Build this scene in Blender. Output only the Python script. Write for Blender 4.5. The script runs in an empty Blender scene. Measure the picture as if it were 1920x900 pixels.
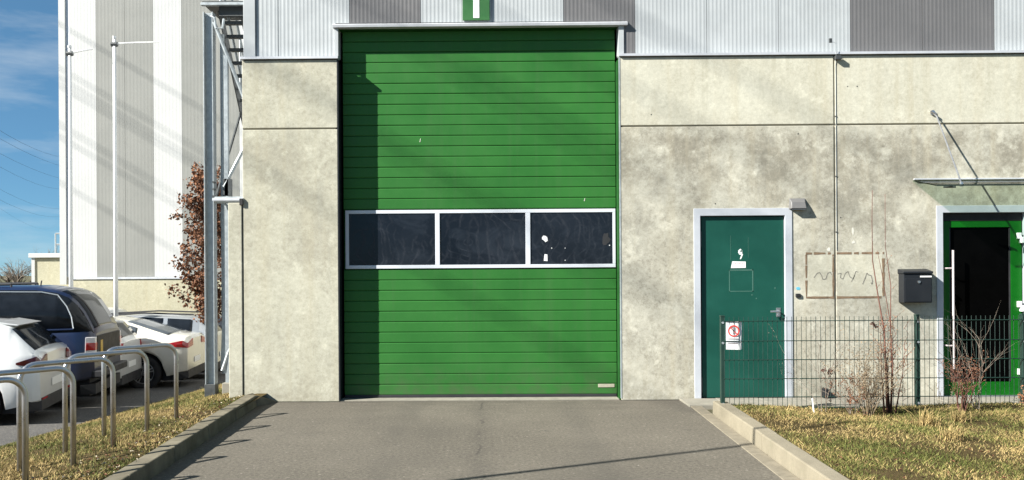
import bpy, math, random
import numpy as np
from mathutils import Vector, Matrix
S = bpy.context.scene
C = S.collection
R = math.radians
rnd = random.Random(7)
nr = np.random.default_rng(11)

# ------------------------------------------------------------ camera, sun, sky, exposure
EYE = 1.51
cam = bpy.data.cameras.new('camera'); co = bpy.data.objects.new('camera', cam); C.objects.link(co)
co.location = (0, 0, EYE)
co.rotation_euler = (Matrix.Rotation(R(.5), 3, 'Z') @ Matrix.Rotation(R(90), 3, 'X') @ Matrix.Rotation(-.0062, 3, 'Z')).to_euler()
cam.sensor_width = 36; cam.lens = 30.94
cam.shift_x = 56/1920; cam.shift_y = 60/1920
cam.clip_start = .05; cam.clip_end = 3000
S.camera = co
SUN_AZ, SUN_EL = R(63.5), R(33.5)       # azimuth measured from the facade's normal
sd = Vector((math.cos(SUN_EL)*math.sin(SUN_AZ), math.cos(SUN_EL)*math.cos(SUN_AZ), -math.sin(SUN_EL)))
sl = bpy.data.lights.new('sun', 'SUN'); so = bpy.data.objects.new('sun', sl); C.objects.link(so)
sl.energy = 5; sl.angle = R(.5); sl.color = (1, .97, .91)
so.rotation_euler = sd.to_track_quat('-Z', 'Y').to_euler(); so.location = (-20, -10, 20)
w = bpy.data.worlds.new('World'); S.world = w; w.use_nodes = True
N = w.node_tree.nodes; L = w.node_tree.links; N.clear()
sky = N.new('ShaderNodeTexSky'); sky.sky_type = 'NISHITA'; sky.sun_disc = False
sky.sun_elevation = SUN_EL; sky.sun_rotation = R(180)+SUN_AZ
sky.air_density = .62; sky.dust_density = .0; sky.ozone_density = 1.6; sky.altitude = 800
tc = N.new('ShaderNodeTexCoord'); mp = N.new('ShaderNodeMapping'); mp.inputs['Scale'].default_value = (2.2, 2.2, 11)
cn = N.new('ShaderNodeTexNoise'); cn.inputs['Scale'].default_value = 1.6; cn.inputs['Detail'].default_value = 7; cn.inputs['Roughness'].default_value = .6
cr = N.new('ShaderNodeValToRGB'); cr.color_ramp.elements[0].position = .46; cr.color_ramp.elements[1].position = .74
cr.color_ramp.elements[1].color = (.5, .5, .5, 1)
mx = N.new('ShaderNodeMixRGB'); mx.inputs[2].default_value = (5.6, 6.2, 6.6, 1)
bg = N.new('ShaderNodeBackground'); bg.inputs[1].default_value = .05
wo = N.new('ShaderNodeOutputWorld')
L.new(tc.outputs['Generated'], mp.inputs[0]); L.new(mp.outputs[0], cn.inputs['Vector']); L.new(cn.outputs[0], cr.inputs[0])
L.new(cr.outputs[0], mx.inputs[0]); gm = N.new('ShaderNodeGamma'); gm.inputs[1].default_value = .6; tn = N.new('ShaderNodeMixRGB'); tn.blend_type = 'MULTIPLY'; tn.inputs[0].default_value = 1; tn.inputs[2].default_value = (.74, 1.33, 1.68, 1)
L.new(sky.outputs[0], gm.inputs[0]); L.new(gm.outputs[0], tn.inputs[1]); L.new(tn.outputs[0], mx.inputs[1]); L.new(mx.outputs[0], bg.inputs[0]); L.new(bg.outputs[0], wo.inputs[0])
S.view_settings.view_transform = 'Standard'; S.view_settings.look = 'None'
S.view_settings.exposure = 1.45; S.view_settings.gamma = 1
S.render.engine = 'CYCLES'; S.cycles.use_denoising = True; S.cycles.max_bounces = 6

# ------------------------------------------------------------ materials
MATS = {}
class Mat:
    def __init__(s, name):
        s.m = bpy.data.materials.new(name); s.m.use_nodes = True
        s.n = s.m.node_tree.nodes; s.l = s.m.node_tree.links
        s.b = s.n['Principled BSDF']; MATS[name] = s.m
        g = s.n.new('ShaderNodeNewGeometry'); s.pos = g.outputs['Position']
    def val(s, k, v): s.b.inputs[k].default_value = v
    def mapped(s, scale, loc=(0, 0, 0)):
        m = s.n.new('ShaderNodeMapping'); m.inputs['Scale'].default_value = scale; m.inputs['Location'].default_value = loc
        s.l.new(s.pos, m.inputs[0]); return m.outputs[0]
    def noise(s, scale, detail=5, rough=.55, vec=None, dist=0):
        t = s.n.new('ShaderNodeTexNoise'); t.inputs['Scale'].default_value = scale
        t.inputs['Detail'].default_value = detail; t.inputs['Roughness'].default_value = rough; t.inputs['Distortion'].default_value = dist
        s.l.new(vec if vec else s.pos, t.inputs['Vector']); return t.outputs[0]
    def ramp(s, x, a, b, ca=0, cb=1):
        m = s.n.new('ShaderNodeMapRange'); m.clamp = True
        for i, v in enumerate((a, b, ca, cb)): m.inputs[i+1].default_value = v
        s.l.new(x, m.inputs[0]); return m.outputs[0]
    def mix(s, f, a, b, mode='MIX'):
        m = s.n.new('ShaderNodeMixRGB'); m.blend_type = mode
        for i, v in enumerate((f, a, b)):
            if isinstance(v, (int, float)): m.inputs[i].default_value = v
            elif isinstance(v, tuple): m.inputs[i].default_value = v+(1,) if len(v) == 3 else v
            else: s.l.new(v, m.inputs[i])
        return m.outputs[0]
    def math(s, op, a, b=0):
        m = s.n.new('ShaderNodeMath'); m.operation = op
        for i, v in enumerate((a, b)):
            if isinstance(v, (int, float)): m.inputs[i].default_value = v
            else: s.l.new(v, m.inputs[i])
        return m.outputs[0]
    def xyz(s):
        m = s.n.new('ShaderNodeSeparateXYZ'); s.l.new(s.pos, m.inputs[0]); return m.outputs
    def rand(s):
        return s.n.new('ShaderNodeObjectInfo').outputs['Random']
    def color(s, c): s.l.new(c, s.b.inputs['Base Color'])
    def bump(s, h, strength, dist=.01):
        b = s.n.new('ShaderNodeBump'); b.inputs['Strength'].default_value = strength; b.inputs['Distance'].default_value = dist
        s.l.new(h, b.inputs['Height']); s.l.new(b.outputs[0], s.b.inputs['Normal'])

def plain(name, col, rough=.5, metal=0, var=.12, vs=9., spec=None, dirt=None):
    """a paint, metal or plastic with slight mottling"""
    s = Mat(name); s.val('Roughness', rough); s.val('Metallic', metal)
    if spec is not None: s.val('Specular IOR Level', spec)
    n = s.noise(vs, 6, .6)
    c = s.mix(s.ramp(n, .3, .7), tuple(x*(1-var) for x in col), tuple(min(1, x*(1+var)) for x in col))
    if dirt:
        d = s.ramp(s.noise(2.3, 8, .7), .5, .75, 0, dirt[1]); c = s.mix(d, c, dirt[0])
    s.color(c); s.l.new(s.ramp(n, .3, .7, rough*.85, min(1, rough*1.15)), s.b.inputs['Roughness'])
    return s.m

def concrete(name, base, alt, stain, amt, seed, pores=.5):
    s = Mat(name); s.val('Roughness', .9); s.val('Specular IOR Level', .2)
    v1 = s.mapped((1, 1, 1), (seed, seed*.3, seed*1.7))
    c = s.mix(s.ramp(s.noise(.9, 7, .6, v1), .35, .65), base, alt)
    fine = s.noise(21, 8, .85, v1)
    big = s.noise(1.25, 9, .68, v1, .3)
    st = s.ramp(s.math('ADD', s.math('MULTIPLY', big, .65), s.math('MULTIPLY', s.noise(8, 8, .8, v1), .35)), .415, .565, 0, 1)
    z = s.xyz()[2]
    # weathering under the panel joint and again towards the middle of the wall
    band = s.math('MAXIMUM', s.ramp(z, 1.5, 2.75, .45, 1), s.ramp(s.noise(.55, 2, .5, v1), .46, .62, .2, .85))
    band = s.math('MULTIPLY', band, s.ramp(z, 3.16, 3.05, .55, 1))
    c = s.mix(s.math('MULTIPLY', s.math('MULTIPLY', st, band), amt), c, stain)
    st2 = s.ramp(s.noise(2.6, 8, .7, s.mapped((1, 1, .8), (seed*2, 0, 3))), .52, .7, 0, 1)
    c = s.mix(s.math('MULTIPLY', s.math('MULTIPLY', st2, band), amt*.55), c, (.21, .21, .185))
    gran = s.math('MULTIPLY', s.math('MULTIPLY', s.ramp(s.noise(15, 8, .9, v1), .49, .6), s.ramp(big, .36, .55, .12, 1)), amt*.75)
    c = s.mix(gran, c, tuple(x*.8 for x in stain))
    streak = s.ramp(s.noise(1., 5, .6, s.mapped((9, 9, .35), (seed, 0, 0))), .48, .72, 0, .38)
    c = s.mix(streak, c, (base[0]*.8, base[1]*.74, base[2]*.64))
    # runs below the ledge, splash dirt at the foot
    run = s.math('MULTIPLY', s.ramp(s.noise(1., 5, .7, s.mapped((6, 6, .22), (seed*3, 0, 1))), .5, .68, 0, .5), s.ramp(z, 3.1, 4.0, .15, 1))
    c = s.mix(run, c, (base[0]*.66, base[1]*.64, base[2]*.58))
    foot = s.math('MULTIPLY', s.ramp(z, .55, .02, 0, .6), s.ramp(s.noise(7, 7, .75), .38, .62)); c = s.mix(foot, c, (.27, .25, .19))
    pale = s.ramp(s.noise(3.4, 8, .75, s.mapped((1, 1, 1), (0, 0, seed))), .54, .68, 0, .7)
    c = s.mix(pale, c, tuple(min(1, x*1.17) for x in base))
    c = s.mix(s.ramp(fine, .3, .7, 0, 1), s.mix(1., c, (.78, .775, .75), 'MULTIPLY'), s.mix(1., c, (1.14, 1.14, 1.13), 'MULTIPLY'))
    vo = s.n.new('ShaderNodeTexVoronoi'); vo.inputs['Scale'].default_value = 17; s.l.new(s.pos, vo.inputs['Vector'])
    hole = s.math('MULTIPLY', s.ramp(vo.outputs['Distance'], .1, .07), s.ramp(vo.outputs['Color'], .72, .74))
    c = s.mix(s.math('MULTIPLY', hole, pores), c, (.16, .15, .12))
    c = s.mix(s.ramp(s.noise(130, 2, .6), .62, .75, 0, .3), c, (.2, .19, .15))
    s.color(c); s.bump(s.math('ADD', fine, s.math('MULTIPLY', hole, -1)), .25, .008)
    return s.m

CONC_UP = concrete('concrete_upper', (.545, .53, .44), (.505, .49, .405), (.38, .355, .275), .5, 3.1)
CONC_ST = concrete('concrete_weathered', (.54, .522, .44), (.465, .448, .375), (.25, .232, .185), .95, 1.37)
CONC_LEFT = concrete('concrete_left', (.50, .486, .395), (.45, .437, .352), (.32, .302, .24), .75, 5.9)
CONC_FAR = concrete('concrete_far', (.48, .45, .33), (.44, .42, .31), (.34, .31, .22), .4, 8.3, .2)

def kerbmat():
    s = Mat('kerb_concrete'); s.val('Roughness', .92); s.val('Specular IOR Level', .15)
    c = s.mix(s.ramp(s.noise(3, 7, .7), .35, .65), (.265, .232, .168), (.20, .175, .125))
    c = s.mix(s.ramp(s.noise(55, 3, .7), .35, .7, 0, .5), c, (.19, .17, .13))
    c = s.mix(s.ramp(s.noise(9, 5, .7), .58, .7, 0, .5), c, (.17, .16, .11))
    s.color(c); s.bump(s.noise(55, 4, .7), .4, .006); return s.m
KERB = kerbmat()

def asphalt(name, col, crack=False):
    s = Mat(name); s.val('Roughness', .88); s.val('Specular IOR Level', .25)
    big = s.noise(.7, 6, .6); mid = s.noise(5, 5, .65)
    c = s.mix(s.ramp(big, .35, .65), tuple(x*.86 for x in col), tuple(x*1.1 for x in col))
    c = s.mix(s.ramp(mid, .4, .7, 0, .35), c, tuple(x*.75 for x in col))
    st = s.noise(34, 7, .85)
    c = s.mix(s.ramp(st, .52, .66, 0, .75), c, (.25, .225, .18))
    c = s.mix(s.ramp(st, .47, .38, 0, .8), c, (.04, .036, .03))
    c = s.mix(s.ramp(s.noise(23, 2, .6, s.mapped((1, 1, 1), (4, 2, 0))), .66, .72, 0, .6), c, (.32, .29, .24))
    if crack:
        x = s.math('ADD', s.xyz()[0], .1)
        x = s.math('ADD', x, s.math('MULTIPLY', s.math('SUBTRACT', s.noise(1.3, 7, .7), .5), .35))
        d = s.math('ABSOLUTE', x)
        c = s.mix(s.math('MULTIPLY', s.ramp(d, .16, 0, 0, .6), s.ramp(s.noise(26, 6, .8), .42, .6)), c, (.055, .05, .043))
        c = s.mix(s.math('MULTIPLY', s.ramp(s.math('SUBTRACT', d, .006), .008, 0, 0, .5), s.ramp(s.noise(2.1, 4), .47, .56)), c, (.03, .028, .025))
        xx = s.math('ADD', s.xyz()[0], s.math('MULTIPLY', s.math('SUBTRACT', s.noise(.5, 3), .5), .5))
        tw_ = s.math('SUBTRACT', s.math('ABSOLUTE', xx), .85); c = s.mix(s.math('MULTIPLY', s.ramp(s.math('ABSOLUTE', tw_), .2, .05, 0, .38), s.ramp(s.noise(2.4, 7, .75, s.mapped((1, .3, 1))), .35, .62)), c, (.072, .066, .056))
        c = s.mix(s.ramp(s.noise(3.7, 5, .6, s.mapped((1, 1, 1), (5, 2, 0))), .68, .74, 0, .55), c, (.05, .046, .04))
        c = s.mix(s.ramp(s.noise(.42, 4, .6, s.mapped((1, .5, 1), (9, 1, 0))), .5, .64, 0, .4), c, (.068, .062, .053))
        c = s.mix(s.math('MULTIPLY', s.ramp(s.xyz()[1], 9.3, 10.2), s.ramp(s.noise(2, 6, .7, s.mapped((.6, 3, 1))), .42, .62, 0, .6)), c, (.07, .062, .05))
    s.color(c); s.bump(s.math('ADD', st, s.noise(150, 2, .6)), .6, .006); return s.m
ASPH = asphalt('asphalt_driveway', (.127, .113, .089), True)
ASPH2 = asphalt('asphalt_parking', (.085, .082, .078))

def soil(name, a, b, sc=6):
    s = Mat(name); s.val('Roughness', 1); s.val('Specular IOR Level', .05)
    c = s.mix(s.ramp(s.noise(sc, 7, .75), .35, .65), a, b)
    c = s.mix(s.ramp(s.noise(1.1, 4, .6), .45, .6, 0, .6), c, tuple(x*.8 for x in a))
    s.color(c); s.bump(s.noise(30, 6, .8), 1, .03); return s.m
SOIL = soil('dry_soil', (.125, .092, .042), (.065, .05, .024))
GRND = soil('far_ground', (.13, .12, .08), (.09, .09, .05), 2)

def leafmat(name, col, var=.3):
    s = Mat(name); s.val('Roughness', .75); s.val('Specular IOR Level', .2)
    n = s.noise(14, 3, .7); n2 = s.noise(.9, 4, .6)
    c = s.mix(s.ramp(n, .3, .7), tuple(x*(1-var) for x in col), tuple(min(1, x*(1+var)) for x in col))
    c = s.mix(s.ramp(n2, .35, .65, 0, .45), c, tuple(x*.66 for x in col))
    s.color(c); return s.m
STRAW = leafmat('grass_straw', (.36, .265, .112), .5); OLIVE = leafmat('grass_olive', (.18, .17, .052), .5); GREEN = leafmat('grass_green', (.09, .105, .024), .4)
BROWN1 = leafmat('leaf_brown', (.15, .07, .038)); BROWN2 = leafmat('leaf_rust', (.24, .112, .058)); BROWN3 = leafmat('leaf_dark', (.09, .045, .032))
BARK = leafmat('bark', (.12, .095, .075)); REDTWIG = leafmat('red_twig', (.135, .064, .046)); TAN = leafmat('tan_twig', (.25, .19, .12)); GREYTWIG = leafmat('grey_twig', (.23, .19, .15))

def gatepaint():
    s = Mat('green_door_paint'); s.val('Roughness', .45); s.val('Specular IOR Level', .25)
    n = s.noise(1.6, 7, .65); fac = s.math('ADD', s.math('MULTIPLY', s.ramp(n, .3, .7), .75), s.math('MULTIPLY', s.rand(), .25))
    c = s.mix(fac, (.021, .112, .021), (.027, .143, .024))
    st = s.ramp(s.noise(1., 6, .65, s.mapped((11, 11, .5))), .5, .74, 0, .35); c = s.mix(st, c, (.05, .125, .04))
    z = s.xyz()[2]
    g = s.math('MULTIPLY', s.ramp(z, .5, .05, 0, .55), s.ramp(s.noise(6, 7, .75), .38, .66)); c = s.mix(g, c, (.075, .085, .05))
    c = s.mix(s.ramp(s.noise(60, 2, .6), .68, .76, 0, .25), c, (.10, .16, .09)); s.color(c)
    s.l.new(s.ramp(n, .3, .7, .38, .56), s.b.inputs['Roughness']); s.bump(s.noise(1.7, 3), .12, .02); return s.m
GREEN_DOOR = gatepaint()
GREEN_DARK = plain('green_joint', (.010, .062, .011), .6, spec=.2)
TEAL = plain('teal_door_paint', (.008, .064, .046), .42, var=.12, vs=3, spec=.3)
TEAL_LINE = plain('glue_line', (.05, .13, .10), .7)
GREEN2 = plain('bright_green_frame', (.002, .095, .004), .4, var=.08, spec=.25)
GREY_FRAME = plain('grey_blue_frame', (.42, .44, .47), .45, var=.05)
WHITE_FRAME = plain('white_window_frame', (.55, .575, .61), .4, var=.04)
WHITE_CLAD = plain('white_cladding', (.37, .39, .395), .45, var=.06, vs=3, dirt=((.31, .325, .325), .5))
GREY_CLAD = plain('grey_cladding', (.125, .122, .122), .45, var=.06, vs=3)
WHITE_CLAD2 = plain('white_cladding_far', (.47, .47, .45), .5, var=.02, vs=1)
GREY_CLAD2 = plain('grey_cladding_far', (.225, .225, .203), .5, var=.03, vs=1)
ALU = plain('aluminium_flashing', (.55, .56, .58), .45, .3, var=.06)
GALV = plain('galvanised_steel', (.32, .35, .36), .5, .4, var=.16, vs=22)
GALV_D = plain('dark_and_shaded_steel', (.07, .075, .075), .5, .4, var=.2, vs=15)  # for dark fittings; on the stair its colour holds the shade of undersides
STAINLESS = plain('stainless_steel', (.52, .52, .52), .3, .9, var=.08, vs=14)
BLACK = plain('black_rubber', (.012, .012, .012), .7)
SEAL = plain('sealant', (.36, .32, .24), .9)
DARK = plain('dark_interior', (.01, .01, .01), .9)
ANTH = plain('anthracite_paint', (.014, .016, .019), .45, var=.06, spec=.3)
FENCE = plain('fence_green', (.008, .03, .022), .5)
WHITE = plain('white_plastic', (.8, .8, .78), .4, var=.03)
REDP = plain('red_print', (.55, .05, .04), .6)
GREYP = plain('grey_print', (.25, .22, .22), .7)
BLUEP = plain('blue_sticker', (.12, .42, .55), .5)
SIGNG = plain('sign_green', (.032, .125, .034), .45, var=.05)
CREAM = plain('cream_plate', (.38, .35, .27), .5)
GLUE = plain('brown_glue', (.175, .118, .072), .8, var=.35, vs=20)
SOOT = plain('graffiti_grey', (.20, .19, .16), .8, var=.3, vs=30)
CHALK = plain('chalk_white', (.62, .6, .52), .9, var=.1)
LAMPG = plain('lamp_housing_grey', (.13, .127, .123), .5, var=.06)
PINKG = plain('door_bar_steel', (.62, .54, .53), .35, .2, var=.04)
POLEW = plain('flagpole_white', (.72, .72, .70), .4, var=.03)
CABLE = plain('cable_grey', (.10, .11, .13), .6, .3)
TYRE = plain('tyre_rubber', (.014, .014, .015), .85)
RIM = plain('alloy_rim', (.5, .5, .5), .3, .8)
PLASTIC = plain('black_plastic', (.018, .018, .02), .6)
REDL = plain('red_lens', (.35, .012, .015), .12)
SMOKEL = plain('dark_red_lens', (.09, .008, .01), .12)
STONE = plain('paver_stone', (.185, .16, .115), .92, var=.2, vs=12)
SLAB = plain('paving_slab', (.22, .205, .165), .9, var=.15, vs=10)
PEBB = plain('litter_pale', (.42, .36, .26), .9, var=.3, vs=40)

def carpaint(name, col, metal=0, coat=1.):
    s = Mat(name); s.val('Roughness', .3); s.val('Metallic', metal); s.val('Coat Weight', coat); s.val('Coat Roughness', .05)
    z = s.xyz()[2]
    d = s.math('MULTIPLY', s.ramp(z, .1, -.45, 0, .45), s.ramp(s.noise(5, 7, .7), .3, .7, .3, 1))
    s.color(s.mix(d, s.mix(s.ramp(s.noise(2), .3, .7), tuple(x*.97 for x in col), col), (.2, .18, .14))); return s.m
CARWHITE = carpaint('car_white', (.72, .72, .70)); CARBLUE = carpaint('car_blue', (.007, .015, .047), .0, .35); CARSILVER = carpaint('car_silver', (.42, .44, .45), .5)
CARDARK = carpaint('car_dark', (.03, .032, .035)); CARIVORY = carpaint('car_ivory', (.70, .67, .58))

def glass_dark(name, col=(.008, .01, .013), rough=.06, spec=.5):
    s = Mat(name); s.val('Roughness', rough); s.val('Specular IOR Level', spec*.4)
    s.color(s.mix(s.ramp(s.noise(6, 4), .3, .7), col, tuple(x*1.6 for x in col))); return s.m
CARGLASS = glass_dark('car_glass'); DOORGLASS = glass_dark('door_glass', (.001, .001, .001), .12, .04)
CARGLASS_L = glass_dark('car_glass_pale', (.06, .07, .08), .08, .6)

def scratched():
    s = Mat('scratched_acrylic'); s.val('Roughness', .16); s.val('Specular IOR Level', .25)
    ls = []
    for scl, dis, off in ((2.2, 9, 1.35), (3.1, 12, .25), (2.4, 8, -1.1)):
        wv = s.n.new('ShaderNodeTexWave'); wv.wave_type = 'RINGS'; wv.rings_direction = 'Y'; wv.inputs['Scale'].default_value = scl
        wv.inputs['Distortion'].default_value = dis; wv.inputs['Detail'].default_value = 2; wv.inputs['Detail Scale'].default_value = .7
        s.l.new(s.mapped((1, 1, 1.3), (off, 0, -1.9*1.3+off*.12)), wv.inputs['Vector'])
        ls.append(s.math('MULTIPLY', s.ramp(wv.outputs['Fac'], .8, .99), s.ramp(s.noise(2.6, 7, .75, s.mapped((1, 1, 1), (off, off, 0))), .45, .66)))
    sc = s.math('MAXIMUM', s.math('MAXIMUM', ls[0], ls[1]), ls[2])
    c = s.mix(s.ramp(s.noise(1.2, 3, .5), .3, .7), (.004, .006, .010), (.011, .014, .020))
    c = s.mix(s.ramp(s.noise(2.2, 6, .65, s.mapped((1, 1, 1.6), (2, 0, 1)), 1.2), .52, .7, 0, .55), c, (.026, .032, .042))
    c = s.mix(s.math('MULTIPLY', sc, .3), c, (.06, .068, .08)); s.color(c)
    s.l.new(s.ramp(sc, 0, 1, .14, .4), s.b.inputs['Roughness']); return s.m
ACRYL = scratched()

def clear_glass():
    m = bpy.data.materials.new('canopy_glass'); m.use_nodes = True; n = m.node_tree.nodes; l = m.node_tree.links; n.clear()
    o = n.new('ShaderNodeOutputMaterial'); t = n.new('ShaderNodeBsdfTransparent'); g = n.new('ShaderNodeBsdfGlossy'); mxs = n.new('ShaderNodeMixShader'); lw = n.new('ShaderNodeLayerWeight')
    nz = n.new('ShaderNodeTexNoise'); nz.inputs['Scale'].default_value = 3; rp = n.new('ShaderNodeMixRGB')
    rp.inputs[1].default_value = (.74, .81, .76, 1); rp.inputs[2].default_value = (.78, .85, .8, 1); l.new(nz.outputs[0], rp.inputs[0]); l.new(rp.outputs[0], t.inputs[0])
    g.inputs['Roughness'].default_value = .03; lw.inputs['Blend'].default_value = .04
    l.new(lw.outputs['Fresnel'], mxs.inputs[0]); l.new(t.outputs[0], mxs.inputs[1]); l.new(g.outputs[0], mxs.inputs[2]); l.new(mxs.outputs[0], o.inputs[0]); return m
CANGLASS = clear_glass()

# ------------------------------------------------------------ mesh helpers
class MB:
    def __init__(s): s.v = []; s.f = []; s.mi = []
    def raw(s, vs, fs, mi=0):
        o = len(s.v); s.v += [tuple(p) for p in vs]; s.f += [[i+o for i in q] for q in fs]; s.mi += [mi]*len(fs); return s
    def box(s, x0, x1, y0, y1, z0, z1, mi=0):
        return s.raw([(x0, y0, z0), (x1, y0, z0), (x1, y1, z0), (x0, y1, z0), (x0, y0, z1), (x1, y0, z1), (x1, y1, z1), (x0, y1, z1)],
                     [(3, 2, 1, 0), (4, 5, 6, 7), (0, 1, 5, 4), (1, 2, 6, 5), (2, 3, 7, 6), (3, 0, 4, 7)], mi)
    def prism(s, poly, y0, y1, mi=0):      # polygon in x,z (counter-clockwise seen from -y) extruded along y
        n = len(poly)
        vs = [(x, y0, z) for x, z in poly]+[(x, y1, z) for x, z in poly]
        fs = [tuple(range(n)), tuple(range(2*n-1, n-1, -1))]+[(i, i+n, (i+1) % n+n, (i+1) % n) for i in range(n)]
        return s.raw(vs, fs, mi)
    def hull(s, bottom, top, mi=0):        # two matching loops of 3D points
        n = len(bottom)
        return s.raw(list(bottom)+list(top), [tuple(range(n-1, -1, -1)), tuple(range(n, 2*n))]+[(i, (i+1) % n, (i+1) % n+n, i+n) for i in range(n)], mi)
    def tube(s, pts, r, n=8, mi=0, cap=True):
        P = [Vector(p) for p in pts]; rs = r if isinstance(r, (list, tuple)) else [r]*len(P)
        ring = []; up = None
        for i, p in enumerate(P):
            t = (P[min(i+1, len(P)-1)]-P[max(i-1, 0)]).normalized()
            if up is None: up = t.orthogonal().normalized()
            up = (up-t*up.dot(t)).normalized(); b = t.cross(up)
            ring.append([p+(up*math.cos(2*math.pi*k/n)+b*math.sin(2*math.pi*k/n))*rs[i] for k in range(n)])
        vs = [q for rg in ring for q in rg]; fs = []
        for i in range(len(P)-1):
            for k in range(n):
                k2 = (k+1) % n; fs.append((i*n+k, i*n+k2, (i+1)*n+k2, (i+1)*n+k))
        if cap: fs += [tuple(range(n-1, -1, -1)), tuple(range((len(P)-1)*n, len(P)*n))]
        return s.raw(vs, fs, mi)
    def bar(s, a, b, wx, wz):              # square-section bar between two points
        a, b = Vector(a), Vector(b); t = (b-a).normalized(); u = t.orthogonal() if abs(t.y) > .9 else t.cross(Vector((0, 1, 0))); u.normalize(); q = t.cross(u)
        lo = [a+u*wx*i/2+q*wz*j/2 for i, j in ((-1, -1), (1, -1), (1, 1), (-1, 1))]
        return s.hull(lo, [p+(b-a) for p in lo])
    def build(s, name, mat, parent=None, bevel=0, smooth=False):
        me = bpy.data.meshes.new(name); me.from_pydata(s.v, [], s.f)
        for m in (mat if isinstance(mat, (list, tuple)) else [mat]): me.materials.append(m)
        me.polygons.foreach_set('material_index', s.mi)
        if smooth: me.polygons.foreach_set('use_smooth', [True]*len(s.f))
        me.update()
        o = bpy.data.objects.new(name, me); C.objects.link(o)
        if parent:
            o.parent = parent
            p = parent; off = Vector((0, 0, 0))
            while p: off += p.location; p = p.parent
            o.location = -off
        if bevel:
            b = o.modifiers.new('bevel', 'BEVEL'); b.width = bevel; b.segments = 2; b.limit_method = 'ANGLE'; b.harden_normals = False
        return o
def tag(o, label, cat=None, group=None, kind=None):
    if label: o['label'] = label
    if cat: o['category'] = cat
    if group: o['group'] = group
    if kind: o['kind'] = kind
    return o
def thing(name, loc, label, cat, group=None):
    o = bpy.data.objects.new(name, None); C.objects.link(o); o.location = loc; o.empty_display_size = .2
    return tag(o, label, cat, group)
def empty(name, parent):
    o = bpy.data.objects.new(name, None); C.objects.link(o); o.parent = parent; return o
def same_mesh(src, name, parent, loc):
    o = bpy.data.objects.new(name, src.data); C.objects.link(o); o.parent = parent; o.location = loc
    for m in src.modifiers:
        b = o.modifiers.new(m.name, m.type)
        if m.type == 'BEVEL': b.width = m.width; b.segments = m.segments; b.limit_method = m.limit_method
    return o
def copy_tree(o, parent=None):
    c = o.copy(); C.objects.link(c); c.parent = parent
    for ch in list(o.children): copy_tree(ch, c)
    return c
def grid_sheet(name, xs, ys, h, mat, label, cat):
    vs = [(x, y, h(x, y)) for y in ys for x in xs]; nx = len(xs)
    fs = [(j*nx+i, j*nx+i+1, (j+1)*nx+i+1, (j+1)*nx+i) for j in range(len(ys)-1) for i in range(nx-1)]
    o = MB().raw(vs, fs).build(name, mat, smooth=True)
    return tag(o, label, None, None, 'structure')

# facade measures: the wall's front plane lies at y = YF; 160 pixels of the photograph make a metre there
YF = 10.31
YC = YF+.075      # cladding plane
YD = YF+.212      # garage door plane
def lin(a, b, n): return [a+(b-a)*i/(n-1) for i in range(n)]

# ------------------------------------------------------------ ground
def hpark(y): return -.44-.045*(min(max(y, 8), 26)-10)
EDGE = -5.45
def kl(y): return -2.5-.042*(y-6.4)      # foot of the left kerb
def kr(y): return 2.23+.035*(y-6.4)      # foot of the right kerb
def hv(x, y):                            # the verge falls from the kerb to the car park
    t = min(max((-2.75-x)/(-2.75-EDGE), 0), 1); t = .85*t+.15*t*t
    return .1+(hpark(y)+.03-.1)*t
def hground(x, y):
    if x > -2.7: return -.03
    if x > EDGE: return hv(x, y)-.06
    return hpark(y)-.03
gx = [-2500, -600, -150, -60, -30, -15, -10, -7, -5.46, -5.44, -4.5, -3.6, -2.75, -2.65, 0, 3, 8, 20, 60, 200, 800, 2500]
gy = [-2500, -600, -150, -40, -10, 0, 4, 8, 10, 12, 14, 18, 22, 26, 40, 80, 200, 600, 2500]
grid_sheet('ground', gx, gy, hground, GRND, 'bare ground stretching to the horizon behind the halls', 'ground')
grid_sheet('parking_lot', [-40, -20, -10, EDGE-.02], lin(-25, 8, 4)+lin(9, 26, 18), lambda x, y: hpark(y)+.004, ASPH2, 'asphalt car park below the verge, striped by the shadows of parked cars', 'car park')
vs = []; ys = lin(-25, 5, 16)+lin(5.2, 10.29, 27)
for y in ys: vs += [(kl(y)-.02, y, 0), (kr(y)-.13, y, 0)]
vs += [(kl(10.29)-.02, 10.295, 0), (1.55, 10.295, 0)]
vs += [(-1.77, 10.3, 0), (1.52, 10.3, 0), (-1.77, YD+.05, 0), (1.52, YD+.05, 0)]
n = len(ys)+1
fs = [(2*i, 2*i+1, 2*i+3, 2*i+2) for i in range(n-1)]+[(2*n, 2*n+1, 2*n+3, 2*n+2)]
tag(MB().raw(vs, fs).build('driveway', ASPH), 'worn grey asphalt driveway with a crack leading up to the green gate', None, None, 'structure')
grid_sheet('verge_soil', lin(-5.45, -2.62, 24), lin(0, 24, 49), lambda x, y: hv(x, y), SOIL, 'soil of the sloping verge under the bike hoops', 'verge')
def hl(x, y): return .095+.02*math.sin(x*2.1)*math.cos(y*1.7)
grid_sheet('lawn_soil', lin(2.36, 14, 40), lin(2, 9.2, 25), hl, SOIL, 'soil of the dry lawn right of the driveway', 'lawn')

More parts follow.
